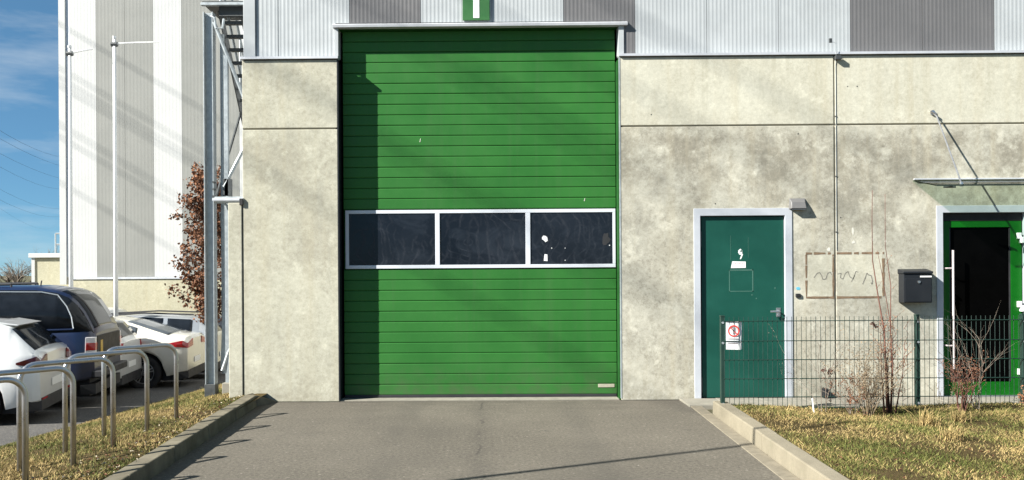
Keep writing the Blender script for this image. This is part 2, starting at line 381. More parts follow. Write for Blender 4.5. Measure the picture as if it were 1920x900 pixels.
# kerbs: each stone is a piece
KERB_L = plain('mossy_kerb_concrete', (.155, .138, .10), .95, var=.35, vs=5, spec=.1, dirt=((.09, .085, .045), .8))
def kerb(name, foot, side, cuts, h, label, endramp):
    k = thing(name, (foot(8), 8, 0), label, None); k['kind'] = 'structure'
    for a, b in zip(cuts[:-1], cuts[1:]):
        g = .004; x0, x1 = foot(a), foot(b); W = .15*side
        dh = rnd.uniform(-.004, .004)
        lo = [(x0, a+g, -.1), (x1, b-g, -.1), (x1+W, b-g, -.1), (x0+W, a+g, -.1)]
        up = [(x0+.012*side, a+g, h+dh), (x1+.012*side, b-g, h+dh), (x1+W, b-g, h+dh), (x0+W, a+g, h+dh)]
        if side > 0: lo.reverse(); up.reverse()
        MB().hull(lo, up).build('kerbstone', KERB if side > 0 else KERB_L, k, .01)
    return k
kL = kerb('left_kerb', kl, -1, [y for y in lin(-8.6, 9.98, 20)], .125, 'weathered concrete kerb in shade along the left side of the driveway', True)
x0 = kl(9.98); # end stone: falls to the ground towards the gate
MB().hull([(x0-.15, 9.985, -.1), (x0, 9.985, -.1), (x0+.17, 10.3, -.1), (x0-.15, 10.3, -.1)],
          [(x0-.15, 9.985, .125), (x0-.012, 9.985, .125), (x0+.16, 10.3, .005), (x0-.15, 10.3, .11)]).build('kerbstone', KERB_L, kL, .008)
kR = kerb('right_kerb', kr, 1, [-8.5, -6.5, -4.5, -2.5, -.5, 1.45, 3.44, 5.43, 7.43, 9.3], .135, 'sunlit concrete kerb with one open joint along the lawn', True)
def strip(name, foot, side, w, label, a, b, step):
    k = thing(name, (foot(8), 8, 0), label, None); k['kind'] = 'structure'
    y = a
    while y < b:
        e = min(y+step, b); z = .004+rnd.uniform(0, .005); x0, x1 = foot(y)-.004*side, foot(e)-.004*side; W = -w*side
        lo = [(x0, y+.003, -.06), (x1, e-.003, -.06), (x1+W, e-.003, -.06), (x0+W, y+.003, -.06)]
        if side < 0: lo.reverse()
        MB().hull(lo, [(p[0], p[1], z) for p in lo]).build('paving_stone', STONE, k, .004); y = e
#strip('left_gutter', kl, -1, .19, 'row of gutter stones in the shade of the left kerb', 1.6, 9.95, .4)
strip('right_gutter', kr, 1, .125, 'row of pale gutter stones at the foot of the right kerb', 1.6, 10.2, .4)
pth = thing('path', (4, 9.7, 0), 'narrow strip of grey paving slabs between fence and wall at the doors', None); pth['kind'] = 'structure'
x = 1.62
while x < 12:
    for y0, y1 in ((9.24, 9.77), (9.775, 10.3)):
        xa = max(x, kr(y0)+.16 if y0 < 9.5 else 2.2)
        if x+.5 > xa+.1: MB().box(xa+.003, x+.497, y0, y1-.004, -.06, .022+rnd.uniform(-.003, .003)).build('paving_slab', SLAB, pth, .004)
    x += .5

# grass: countless blades, two masses
def grass(name, pts, hfun, hgt, mats, probs, label, wid=.0036):
    n = len(pts); z = np.array([hfun(x, y) for x, y in pts]); ang = nr.uniform(0, 2*np.pi, n); le = nr.uniform(0, 2*np.pi, n)
    h = hgt*nr.uniform(.4, 1.2, n)*np.where(nr.random(n) < .025, 2.2, 1); tilt = h*nr.uniform(.2, 1.5, n); wd = wid*nr.uniform(.6, 1.5, n)
    v = np.zeros((n, 3, 3)); b = np.stack([pts[:, 0], pts[:, 1], z-.004], 1); d = np.stack([np.cos(ang)*wd, np.sin(ang)*wd, 0*wd], 1)
    v[:, 0] = b-d; v[:, 1] = b+d; v[:, 2] = b+np.stack([np.cos(le)*tilt, np.sin(le)*tilt, h], 1)
    me = bpy.data.meshes.new(name); me.vertices.add(3*n); me.vertices.foreach_set('co', v.ravel())
    me.loops.add(3*n); me.loops.foreach_set('vertex_index', np.arange(3*n)); me.polygons.add(n)
    me.polygons.foreach_set('loop_start', np.arange(0, 3*n, 3)); me.polygons.foreach_set('loop_total', np.full(n, 3))
    for m in mats: me.materials.append(m)
    # patches: greener where the low-frequency field is high
    fld = np.sin(pts[:, 0]*2.3+1)*np.cos(pts[:, 1]*1.9)+.6*np.sin(pts[:, 0]*5.1+pts[:, 1]*4.3)+nr.normal(0, .8, n)
    q = np.argsort(np.argsort(fld))/n; idx = np.zeros(n, int)
    idx[q > probs[0]] = 1; idx[q > probs[0]+probs[1]] = 2
    me.polygons.foreach_set('material_index', idx); me.update(); me.validate()
    o = bpy.data.objects.new(name, me); C.objects.link(o); return tag(o, label, 'grass', None, 'stuff')
def scatter(n, x0, x1, y0, y1, keep, clump=.3):
    p = np.stack([nr.uniform(x0, x1, n), nr.uniform(y0, y1, n)], 1)
    k = int(n*clump); c = p[nr.integers(0, max(1, n//14), k)]; p[:k] = c+nr.normal(0, .02, (k, 2))
    g = np.sin(p[:, 0]*3.7+.5)*np.sin(p[:, 1]*3.1+2)+.7*np.sin(p[:, 0]*8.3+p[:, 1]*2.2)*np.sin(p[:, 1]*7.1-p[:, 0]*1.3)
    p = p[nr.random(len(p)) < np.clip(.75+.55*g, .12, 1)]      # thin, bare patches
    return p[keep(p[:, 0], p[:, 1])]
pv = scatter(210000, -5.5, -2.6, 4.2, 14.5, lambda x, y: (x < -2.66-.042*(y-6.4)+np.abs(nr.normal(0, .025, len(x)))) & (x > EDGE+.02) & ((y < 10.25) | (x < -3.12)))
grass('verge_grass', pv, hv, .024, [STRAW, OLIVE, GREEN], (.47, .33), 'short dry yellowish grass on the verge around the bike hoops')
pl = scatter(270000, 2.4, 10.5, 4.6, 9.2, lambda x, y: x > 2.4+.035*(y-6.4)-np.abs(nr.normal(0, .02, len(x))))
grass('lawn_grass', pl, hl, .026, [STRAW, OLIVE, GREEN], (.40, .34), 'dry straw and green grass of the lawn below the fence')
# litter on the verge and lawn: dead leaves and grit, nobody could count it
lt = MB()
for i in range(420):
    if i < 240: y = rnd.uniform(6, 10.2); x = kl(y)-.16-abs(rnd.gauss(0, .35)); z = hv(x, y)+.012
    else: y = rnd.uniform(5, 9.1); x = kr(y)+.18+abs(rnd.gauss(0, 1.6)); z = hl(x, y)+.03
    if x < EDGE: continue
    a = rnd.uniform(0, 6.3); r = rnd.uniform(.008, .022); c, s_ = math.cos(a)*r, math.sin(a)*r
    lt.raw([(x-c, y-s_, z), (x+s_*.6, y-c*.6, z+r*.5), (x+c, y+s_, z+r*.2), (x-s_*.6, y+c*.6, z+r*.6)], [(0, 1, 2, 3)], rnd.choice((0, 0, 1)) if i < 240 else 0)
tag(lt.build('leaf_litter', [BROWN1, PEBB]), 'scattered dead leaves and grit on verge and lawn', 'litter', None, 'stuff')

# ------------------------------------------------------------ the hall with the green gate
hall = thing('warehouse', (0, YF, 0), 'large hall with concrete base, grey and white cladding and a tall green sectional gate', 'building')
def hp(name, mb, mat, bev=0, parent=None, label=None):
    o = mb.build(name, mat, parent or hall, bev)
    if label: o['label'] = label
    return o
GX0, GX1 = -1.775, 1.535            # gate opening
GZ = 4.40                           # gate opening's top
# core walls behind the panels
core = MB()
core.box(-2.86, GX0-.03, YF+.12, YF+.4, -.3, 9.2); core.box(GX1+.03, 16, YF+.12, YF+.4, -.3, 9.2); core.box(GX0-.03, GX1+.03, YF+.17, YF+.4, GZ+.1, 9.2)
core.box(-2.86, -2.6, YF+.4, 32, -1.4, 9.2); core.box(15.75, 16, YF+.4, 32, -.3, 9.2); core.box(-2.6, 15.75, 31.7, 32, -.3, 9.2)
core.box(-2.6, 15.75, YF+.4, 31.7, 9.0, 9.18)
hp('core_wall', core, GREY_CLAD2)
for b_ in ((-2.87, GX0-.025, 0), (GX1+.025, 2.39, 0), (3.53, 5.215, 0), (2.392, 3.528, 2.26), (5.217, 7.3, 2.26), (7.302, 15.9, 0)):
    hp('joint_sealant', MB().box(b_[0], b_[1], YF+.014, YF+.105, b_[2], 4.0), SEAL)
ZJ0, ZJ1, ZT = 3.195, 3.214, 4.01
XJ = 4.035                           # upright joint
def panel(poly, mat, label=None): return hp('concrete_panel', MB().prism(poly, YF, YF+.11), mat, .006, None, label)
panel([(-2.895, 0), (GX0, 0), (GX0, ZJ0), (-2.895, ZJ0)], CONC_LEFT, 'tall pale concrete panel left of the gate')
panel([(-2.895, ZJ1), (GX0, ZJ1), (GX0, ZT), (-2.895, ZT)], CONC_LEFT)
D1 = (2.385, 3.532, 2.236)           # first door: outer frame left, right, top
D2 = (5.21, 6.32, 2.25)
panel([(GX1, 0), (D1[0]+.02, 0), (D1[0]+.02, D1[2]-.02), (D1[1]-.02, D1[2]-.02), (D1[1]-.02, 0), (XJ-.009, 0), (XJ-.009, ZJ0), (GX1, ZJ0)], CONC_ST, 'stained concrete panel around the dark green door')
panel([(XJ+.009, 0), (D2[0]+.02, 0), (D2[0]+.02, D2[2]-.02), (D2[1]-.02, D2[2]-.02), (D2[1]-.02, 0), (10.2, 0), (10.2, ZJ0), (XJ+.009, ZJ0)], CONC_ST, 'stained concrete panel around the glazed door')
panel([(GX1, ZJ1), (XJ-.009, ZJ1), (XJ-.009, ZT), (GX1, ZT)], CONC_UP); panel([(XJ+.009, ZJ1), (10.2, ZJ1), (10.2, ZT), (XJ+.009, ZT)], CONC_UP)
panel([(10.224, 0), (15.98, 0), (15.98, ZT), (10.224, ZT)], CONC_UP)
# concrete pier at the corner, lower than the wall
hp('corner_pier', MB().box(-3.067, -2.905, YF-.012, YF+.35, -.2, 2.34), CONC_LEFT, .008)
# drip ledges on top of the concrete
def ledge(x0, x1):
    m = MB().prism([(0, 0), (1, 0), (1, .012), (0, .03)], 0, 1)
    m = MB().raw([(x0, YF-.028, 4.022), (x1, YF-.028, 4.022), (x1, YF+.09, 4.022), (x0, YF+.09, 4.022), (x0, YF-.028, 4.05), (x1, YF-.028, 4.05), (x1, YF+.072, 4.066), (x0, YF+.072, 4.066)],
                 [(3, 2, 1, 0), (4, 5, 6, 7), (0, 1, 5, 4), (1, 2, 6, 5), (2, 3, 7, 6), (3, 0, 4, 7)])
    hp('drip_ledge', m, ALU)
ledge(-2.91, GX0+.012); ledge(GX1-.012, 15.98)
hp('ledge_gap', MB().box(-2.88, GX0-.006, YF+.035, YF+.11, ZT-.005, 4.02).box(GX1+.006, 15.9, YF+.035, YF+.11, ZT-.005, 4.02), DARK)
# ribbed cladding, every panel a piece
PW = .8425
def rib_panel(width, z0, z1, d=.05, pitch=.0468, amp=.0013, y0=0., notch=None):
    n = round(width/pitch); pr = []
    for i in range(n):
        a = i*width/n; p = width/n
        pr += [(a+p*.12, 0), (a+p*.42, 0), (a+p*.5, amp), (a+p*.9, amp)]
    pr = [(0, d), (0.0, 0)]+pr+[(width, amp), (width, d)]
    if notch is None: parts = [(pr, z0, z1)]
    else:                # the lower corner (from 'cut' to the right or left) is cut away below zc
        cut, zc, side = notch; lo = [p for p in pr if (p[0] <= cut if side < 0 else p[0] >= cut)]
        lo = lo+[(cut, lo[-1][1])] if side < 0 else [(cut, lo[0][1])]+lo; parts = [(pr, zc, z1), (lo, z0, zc)]
    mb = MB()
    for q_, za, zb in parts:
        m = len(q_); mb.raw([(x, y0+y, z) for z in (za, zb) for x, y in q_], [(i, i+1, m+i+1, m+i) for i in range(m-1)])
    return mb
protos = {}
def clad(x, mat, z0, z1, wid=PW):
    key = (mat.name, z0, z1, round(wid, 3))
    if key not in protos:
        protos[key] = o = hp('cladding_panel', rib_panel(wid-.007, z0, z1), mat); base = o.location.copy(); o['b'] = 0; o.location = base+Vector((x+.0035, YC, 0))
    else:
        same_mesh(protos[key], 'cladding_panel', hall, Vector((x+.0035, YC, 0))-hall.location)
ZC0 = 4.07
X1862 = 5.942
for i, mat in zip(range(-11, 8), [0]*3+[1]+[0]*2+[1]+[0]*3+[1]*2+[0]*3+[1]*2+[0]*2):
    pass
order = {0: 'w', -1: 'g', -2: 'g', -3: 'w', -4: 'w', -5: 'w', -6: 'g', -7: 'w', -8: 'w', -9: 'g', -10: 'w', 1: 'w', 2: 'w', 3: 'g', 4: 'w', 5: 'w', 6: 'g', 7: 'g', 8: 'w', 9: 'w', 10: 'g'}
for k, c in order.items():
    xa = X1862+k*PW; xb = xa+PW; mat = WHITE_CLAD if c == 'w' else GREY_CLAD
    if xb > GX0-.03 and xa < GX1+.06:        # above the gate
        if xa < GX0-.03: o = hp('cladding_panel', rib_panel(PW-.007, ZC0, 9.2, notch=(GX0-.035-xa, GZ+.06, -1)), mat); o.location += Vector((xa+.0035, YC, 0))
        elif xb > GX1+.06: o = hp('cladding_panel', rib_panel(PW-.007, ZC0, 9.2, notch=(GX1+.063-xa, GZ+.06, 1)), mat); o.location += Vector((xa+.0035, YC, 0))
        else: clad(xa, mat, GZ+.06, 9.2)
    else: clad(xa, mat, ZC0, 9.2)
xl = X1862-10*PW
o = hp('cladding_panel', rib_panel(xl+2.74-.007, ZC0, 9.2), WHITE_CLAD); o.location += Vector((-2.74, YC, 0))
hp('corner_trim', MB().box(-2.893, -2.752, YC-.02, YF+.5, ZC0, 9.22), WHITE_CLAD, .004)
# flat backing so that joints between panels read dark
hp('panel_joint', MB().box(-2.752, GX0-.04, YC+.012, YC+.022, ZC0, 9.1).box(GX1+.04, 15.9, YC+.012, YC+.022, ZC0, 9.1).box(GX0-.04, GX1+.04, YC+.012, YC+.022, GZ+.07, 9.1), WHITE_CLAD)
# side wall cladding seen only from the left
hp('side_cladding', MB().box(-2.9, -2.862, YF+.52, 32, 0, 9.2), WHITE_CLAD)
# gate surround
hp('lintel_flashing', MB().raw([(GX0-.06, YF+.025, GZ), (GX1+.1, YF+.025, GZ), (GX1+.1, YC+.045, GZ), (GX0-.06, YC+.045, GZ), (GX0-.06, YF+.02, GZ+.028), (GX1+.1, YF+.02, GZ+.028), (GX1+.1, YC-.003, GZ+.052), (GX0-.06, YC-.003, GZ+.052), (GX0-.06, YC+.045, GZ+.052), (GX1+.1, YC+.045, GZ+.052)],
   [(3, 2, 1, 0), (0, 1, 5, 4), (4, 5, 6, 7), (7, 6, 9, 8), (2, 3, 8, 9), (1, 2, 9, 6, 5), (0, 4, 7, 8, 3)]), ALU)
hp('side_trim', MB().box(GX0-.034, GX0+.002, YC-.016, YD+.06, 4.068, GZ-.002), WHITE_CLAD)
hp('side_trim', MB().box(GX1-.002, GX1+.058, YC-.016, YD+.06, 4.068, GZ-.002), WHITE_CLAD)
hp('head_lining', MB().box(GX0, GX1, YC+.046, YD+.05, GZ-.004, GZ+.02), GREEN_DARK)
hp('gate_jamb', MB().box(GX0-.02, GX0+.004, YF+.012, YD+.06, .0, 4.0), ANTH); hp('gate_jamb', MB().box(GX1-.018, GX1+.018, YF+.06, YD+.06, .0, 4.0), GREEN_DARK)
hp('jamb_edge', MB().box(GX1-.006, GX1+.004, YF-.003, YF+.06, .02, 4.015), GALV); hp('jamb_edge', MB().box(GX0-.006, GX0+.012, YF-.003, YF+.012, .02, 4.015), ANTH)
hp('threshold', MB().box(GX0+.006, GX1-.024, YF+.02, YD+.06, -.05, .012), SLAB, .004)
# sectional gate: every board is a piece
gate = empty('sectional_gate', hall); gate['label'] = 'green sectional gate with a strip of three dark windows'
gx0, gx1 = GX0+.03, GX1-.028
hp('gate_core', MB().box(gx0, gx1, YD+.012, YD+.05, .05, GZ), GREEN_DARK, 0, gate)
ph = .1257
def slat_mb(h):      # shallow crowned board
    pr = [(.011, 0), (.002, .004), (0, .011), (0, h-.011), (.003, h-.005), (.011, h-.0015)]
    m = len(pr); wdt = gx1-gx0
    return MB().raw([(x, y, z) for x in (0, wdt) for y, z in pr], [(i, m+i, m+i+1, i+1) for i in range(m-1)]+[tuple(range(m)), tuple(range(2*m-1, m-1, -1))])
first = None
zw0, zw1 = 1.545, 2.268     # window strip
zs = [.045+i*(zw0-.045)/12 for i in range(12)]+[zw1+i*(GZ-zw1)/17 for i in range(17)]
for i, z in enumerate(zs):
    hh = (zw0-.045)/12
    if first is None: first = hp('slat', slat_mb(hh), GREEN_DOOR, 0, gate); first.location += Vector((gx0, YD, z))
    else:
        o = same_mesh(first, 'slat', gate, Vector((gx0, YD+rnd.uniform(0, .0012), z))-hall.location); o.rotation_euler = (rnd.gauss(0, .006), 0, rnd.gauss(0, .0004))
hp('bottom_seal', MB().box(gx0, gx1, YD-.004, YD+.05, .013, .046), PLASTIC, .004, gate)
wf = MB(); a, b = gx0+.02, gx1-.004; zz0, zz1 = zw0+.012, zw1-.012
panes = [(gx0+.062, gx0+1.095), (gx0+1.15, gx0+2.175), (gx0+2.232, gx1-.038)]
zp0, zp1 = 1.598, 2.215
cols = [a]+[q for p in panes for q in p]+[b]
wf.box(a, b, YD-.012, YD+.012, zz0, zp0); wf.box(a, b, YD-.012, YD+.012, zp1, zz1)
for i in range(0, len(cols), 2): wf.box(cols[i], cols[i+1], YD-.012, YD+.012, zp0, zp1)
hp('window_frame', wf, WHITE_FRAME, .003, gate)
for p in panes: hp('window_pane', MB().box(p[0], p[1], YD-.002, YD+.01, zp0, zp1), ACRYL, 0, gate)
hp('pane_gasket', MB().box(panes[0][0], panes[2][1], YD+.0035, YD+.0105, zp0-.004, zp0-.001), BLACK, 0, gate)
def blob(cx, cz, y, rx, rz, n, seed):
    q = random.Random(seed); pts = [(cx+rx*q.uniform(.6, 1.15)*math.cos(2*math.pi*i/n), cz+rz*q.uniform(.6, 1.15)*math.sin(2*math.pi*i/n)) for i in range(n)]
    return MB().prism(pts, y, y+.0015)
hp('paper_scrap', blob(.662, 1.905, YD-.0045, .04, .04, 9, 4), WHITE, 0, gate); hp('paper_scrap', MB().prism([(.645, 1.64), (.69, 1.635), (.688, 1.715), (.655, 1.72)], YD-.0045, YD-.003), WHITE, 0, gate)
for x, z in ((.74, 1.79), (.9, 1.79), (.9, 1.645), (1.43, 1.82)): hp('paper_scrap', blob(x, z, YD-.0045, .007, .007, 6, x), WHITE, 0, gate)
hp('dark_smudge', blob(1.39, 1.89, YD-.0042, .05, .09, 12, 2), PLASTIC, 0, gate)
hp('maker_plate', MB().box(1.285, 1.48, YD-.006, YD, .125, .165), CREAM, .002, gate)
for (x, z, h) in ((1.13, 2.35, .05), (-.83, 3.07, .06)): hp('paint_chip', MB().prism([(x, z), (x+.006, z-.003), (x+.014, z+h*.7), (x+.008, z+h*.65)], YD-.003, YD), CHALK, 0, gate)

# dark green door
d1 = empty('steel_door', hall); d1['label'] = 'dark teal steel door with grey frame'
fx0, fx1, fz = D1; ix0, ix1, iz = 2.462, 3.448, 2.15
def frame(mb, a, b, z, ia, ib, iz_, y0, y1):
    mb.prism([(a, 0), (ia, 0), (ia, iz_), (ib, iz_), (ib, 0), (b, 0), (b, z), (a, z)], y0, y1)
    return mb
hp('door_frame', frame(MB(), fx0, fx1, fz, ix0, ix1, iz, YF-.01, YF+.1), GREY_FRAME, .003, d1)
hp('door_leaf', MB().box(ix0+.022, ix1-.004, YF+.028, YF+.09, .02, iz-.012), TEAL, .002, d1)
hp('door_gap', MB().box(ix0, ix1, YF+.06, YF+.11, 0, iz), BLACK, 0, d1)
for z in (1.88, .17): hp('hinge', MB().tube([(ix0+.012, YF+.02, z-.09), (ix0+.012, YF+.02, z+.09)], .009, 8), GALV_D, 0, d1)
yl = YF+.0275
hp('handle', MB().tube([(3.375, YF+.028, 1.03), (3.375, YF-.03, 1.03), (3.36, YF-.038, 1.03), (3.265, YF-.038, 1.03)], .011, 8).box(3.35, 3.4, YF+.022, YF+.028, .965, 1.07), STAINLESS, 0, d1)
hp('lock_cylinder', MB().tube([(3.375, YF+.03, .985), (3.375, YF+.012, .985)], .014, 10), STAINLESS, 0, d1)
hp('white_label', MB().prism([(2.825, 1.538), (2.998, 1.54), (2.998, 1.613), (2.842, 1.617)], yl-.0012, yl), WHITE, 0, d1)
pr = MB()
for i in range(9): pr.box(2.868+i*.011, 2.875+i*.011, yl-.0018, yl-.0011, 1.583, 1.583+rnd.uniform(.006, .011))
hp('label_print', pr, REDP, 0, d1)
hp('torn_sticker', blob(2.937, 1.72, yl-.0012, .03, .042, 8, 21), WHITE, 0, d1); hp('torn_sticker', MB().prism([(2.93, 1.64), (2.945, 1.645), (2.968, 1.70), (2.95, 1.70)], yl-.001, yl), WHITE, 0, d1)
hp('sticker_print', blob(2.944, 1.735, yl-.002, .011, .016, 7, 5), TEAL, 0, d1)
gl = MB(); t = .005
for (xa, xb, za, zb) in ((2.803, 3.085, 1.508, 1.508+.012), (2.803, 3.085, 1.262, 1.27), (2.803, 2.811, 1.262, 1.52), (3.074, 3.085, 1.262, 1.52), (2.822, 2.825, 1.63, 1.92), (3.028, 3.031, 1.66, 1.9)): gl.box(xa, xb, yl-.001, yl, za, zb)
hp('glue_outline', gl, TEAL_LINE, 0, d1)
for x, z in ((3.07, 1.222), (3.12, 1.18), (3.34, 1.30)): hp('glue_spot', blob(x, z, yl-.001, .008, .01, 6, z), TEAL_LINE, 0, d1)

# glazed door
d2 = empty('glazed_door', hall); d2['label'] = 'bright green glazed door with long steel pull bar and grey frame'
fx0, fx1, fz = D2; ix0, ix1, iz = 5.285, 6.245, 2.168
hp('door_frame', frame(MB(), fx0, fx1, fz, ix0, ix1, iz, YF-.01, YF+.16), GREY_FRAME, .003, d2)
hp('door_gap', MB().box(ix0-.01, ix1+.01, YF+.12, YF+.17, 0, iz+.01), BLACK, 0, d2)
lf = MB(); y0, y1 = YF+.055, YF+.115
sx0, sx1, zt = 5.39, 6.105, 2.072; lf.box(ix0+.03, sx0, y0, y1, .03, zt); lf.box(sx1, ix1-.012, y0, y1, .03, zt); lf.box(sx0, sx1, y0, y1, .03, .185); lf.box(sx0, sx1, y0, y1, 1.998, zt)
hp('door_leaf', lf, GREEN2, .003, d2)
hp('shade_frame', MB().box(ix0+.002, ix1-.013, YF+.05, YF+.115, zt+.004, iz-.003).box(ix0+.002, ix0+.027, YF+.05, YF+.115, .03, zt), BLACK, 0, d2)  # black strips paint the recess shade above and left of the leaf
hp('glass_pane', MB().box(sx0, sx1, YF+.075, YF+.09, .185, 1.995), DOORGLASS, 0, d2)
hp('pane_bead', MB().box(sx0+.001, sx0+.014, YF+.06, YF+.075, .19, 1.99).box(sx1-.014, sx1-.001, YF+.06, YF+.075, .19, 1.99), PLASTIC, 0, d2)
hp('pull_bar', MB().tube([(5.385, YF-.035, .35), (5.385, YF-.035, 1.73)], .0125, 10).tube([(5.32, YF+.055, 1.52), (5.32, YF-.03, 1.52), (5.385, YF-.035, 1.52)], .009, 6).tube([(5.32, YF+.055, .62), (5.32, YF-.03, .62), (5.385, YF-.035, .62)], .009, 6), PINKG, 0, d2)
for z in (1.86, 1.06, .27): hp('hinge', MB().box(6.17, 6.215, YF+.02, YF+.055, z, z+.07).box(6.2, 6.235, YF-.005, YF+.055, z-.05, z+.02), WHITE, .004, d2)
hp('door_sill', MB().box(ix0, ix1, YF-.01, YF+.17, -.03, .028), ALU, .003, d2)
# traces on the wall
hp('paler_patch', MB().box(3.71, 4.0, YF-.0006, YF+.001, 1.2, 1.69).box(4.06, 4.58, YF-.0006, YF+.001, 1.2, 1.69), CONC_UP)
tr = MB(); y1 = YF-.0005; y0 = YF-.0025; q = random.Random(3)
def dash(xa, xb, za, zb, fill, horiz):
    t = 0; L_ = (xb-xa) if horiz else (zb-za)
    while t < L_:
        l = q.uniform(.03, .2); g = q.uniform(.004, .06)*(1-fill)*3; e = min(t+l, L_); k = q.uniform(-.004, .004)
        if horiz: tr.prism([(xa+t, za+k), (xa+e, za-k), (xa+e, zb+k), (xa+t, zb-k)], y0, y1)
        else: tr.prism([(xa+k, za+t), (xb-k, za+t), (xb+k, za+e), (xa-k, za+e)], y0, y1)
        t = e+g
dash(3.69, 4.02, 1.69, 1.715, .75, True); dash(4.05, 4.6, 1.69, 1.715, .7, True); dash(3.69, 4.02, 1.175, 1.2, .98, True); dash(4.05, 4.565, 1.175, 1.2, .98, True)
dash(3.685, 3.705, 1.2, 1.69, .8, False); dash(4.0, 4.018, 1.2, 1.69, .95, False); dash(4.578, 4.604, 1.2, 1.64, .97, False)
hp('glue_trace', tr, GLUE, 0, None, 'brown glue outline of a removed notice board')
def scrawl(pts, r=.006):
    gf = MB()
    for a, b in zip(pts[:-1], pts[1:]):
        dx, dz = b[0]-a[0], b[1]-a[1]; l = math.hypot(dx, dz) or 1; nx, nz = -dz/l*r, dx/l*r
        P_ = [(a[0]-nx, a[1]-nz), (b[0]-nx*.7, b[1]-nz*.7), (b[0]+nx*.7, b[1]+nz*.7), (a[0]+nx, a[1]+nz)]
        gf.raw([(x, YF-.0018, z) for x, z in P_], [(0, 1, 2, 3)])
    hp('graffiti_stroke', gf, SOOT)
scrawl([(3.785, 1.42), (3.82, 1.47), (3.85, 1.48), (3.875, 1.44), (3.885, 1.40), (3.92, 1.40), (3.945, 1.47), (3.975, 1.485), (3.99, 1.45)])
scrawl([(4.06, 1.46), (4.1, 1.47), (4.09, 1.42), (4.12, 1.40), (4.15, 1.47), (4.18, 1.49), (4.20, 1.43), (4.24, 1.40), (4.27, 1.49), (4.30, 1.48)], .005)
scrawl([(4.35, 1.34), (4.375, 1.40), (4.40, 1.47), (4.415, 1.45), (4.45, 1.44), (4.465, 1.38), (4.46, 1.34), (4.445, 1.36)], .007); scrawl([(4.22, 1.37), (4.26, 1.45)], .004)
for x, z, rx, rz in ((4.24, 1.965, .014, .05), (4.245, 1.83, .02, .02), (3.955, 1.75, .02, .025), (4.47, 1.86, .012, .02), (4.62, 1.84, .012, .02)): hp('filler_spot', blob(x, z, YF-.002, rx, rz, 8, x+z), CHALK)
for x, z in ((4.3, 3.65), (4.19, 3.65), (4.1, 2.12), (3.61, 3.1), (2.64, 2.29), (1.9, 3.34)): hp('drill_hole', blob(x, z, YF-.0012, .009, .009, 8, x), PLASTIC)

# number sign above the gate
sg = thing('number_sign', (-.147, YC-.03, 4.47), 'green sign with the white number 1 above the gate', 'sign')
sg2 = MB().box(-.302, .017, YC-.028, YC-.006, 4.475, 5.12).build('sign_plate', SIGNG, sg, .003)
MB().prism([(-.176, 4.50), (-.105, 4.50), (-.105, 5.02), (-.16, 5.02), (-.235, 4.96), (-.235, 4.90), (-.176, 4.94)], YC-.0315, YC-.0275).build('digit', WHITE, sg)
# lamp by the door
lm = thing('wall_lamp', (3.6, YF, 2.25), 'small grey wedge wall lamp above the right corner of the dark green door', 'lamp')
MB().hull([(3.505, YF-.075, 2.225), (3.68, YF-.075, 2.225), (3.695, YF-.002, 2.22), (3.49, YF-.002, 2.22)], [(3.515, YF-.05, 2.30), (3.67, YF-.05, 2.30), (3.685, YF-.002, 2.35), (3.5, YF-.002, 2.35)]).build('housing', LAMPG, lm, .006)
MB().box(3.52, 3.67, YF-.068, YF-.02, 2.212, 2.219).build('diffuser', CARGLASS_L, lm)
# lightning conductor down the upright joint
lc = thing('lightning_conductor', (XJ, YF, 0), 'thin lightning conductor wire running down the upright joint in the wall', 'wire')
cx = XJ+.014
MB().tube([(cx-.075, YF-.045, 4.165), (cx-.03, YF-.05, 4.15), (cx-.006, YF-.05, 4.14), (cx, YF-.045, 4.05), (cx, YF-.012, 3.98), (cx, YF-.005, 3.9), (cx, YF-.005, 1.74)], .0032, 6).build('wire', GALV, lc)
for z in (3.96, 3.3, 2.6, 1.95): MB().box(cx-.01, cx+.01, YF-.009, YF, z-.008, z+.008).build('clip', GALV_D, lc, .003)
MB().box(cx-.02, cx+.05, YF-.06, YF-.02, 3.955, 4.0).build('clamp', GALV_D, lc, .004)
MB().box(cx-.09, cx-.055, YF-.055, YF-.035, 4.15, 4.2).build('terminal', GALV_D, lc, .004)
# bell
bl = thing('door_bell', (3.61, YF, 1.22), 'small black bell button with a blue sticker right of the dark green door', 'bell')
MB().box(3.565, 3.625, YF-.022, YF, 1.19, 1.235).build('button', BLACK, bl, .008); blob(3.6, 1.295, YF-.0025, .03, .024, 10, 8).build('sticker', BLUEP, bl)
# letter box
lb = thing('letter_box', (4.92, YF, 1.1), 'anthracite letter box on the wall left of the glazed door', 'letter box')
MB().box(4.765, 5.09, YF-.135, YF-.0, 1.125, 1.46).build('body', ANTH, lb, .006)
MB().hull([(4.755, YF-.15, 1.462), (5.098, YF-.15, 1.462), (5.098, YF, 1.462), (4.755, YF, 1.462)], [(4.755, YF-.15, 1.485), (5.098, YF-.15, 1.485), (5.098, YF, 1.515), (4.755, YF, 1.515)]).build('lid', ANTH, lb, .004)
MB().box(4.775, 5.08, YF-.142, YF-.136, 1.135, 1.405).build('front_flap', ANTH, lb, .003)
MB().box(4.95, 5.08, YF-.146, YF-.1425, 1.418, 1.435).build('name_plate', WHITE, lb); MB().tube([(4.935, YF-.142, 1.365), (4.935, YF-.152, 1.365)], .016, 10).build('lock', STAINLESS, lb)
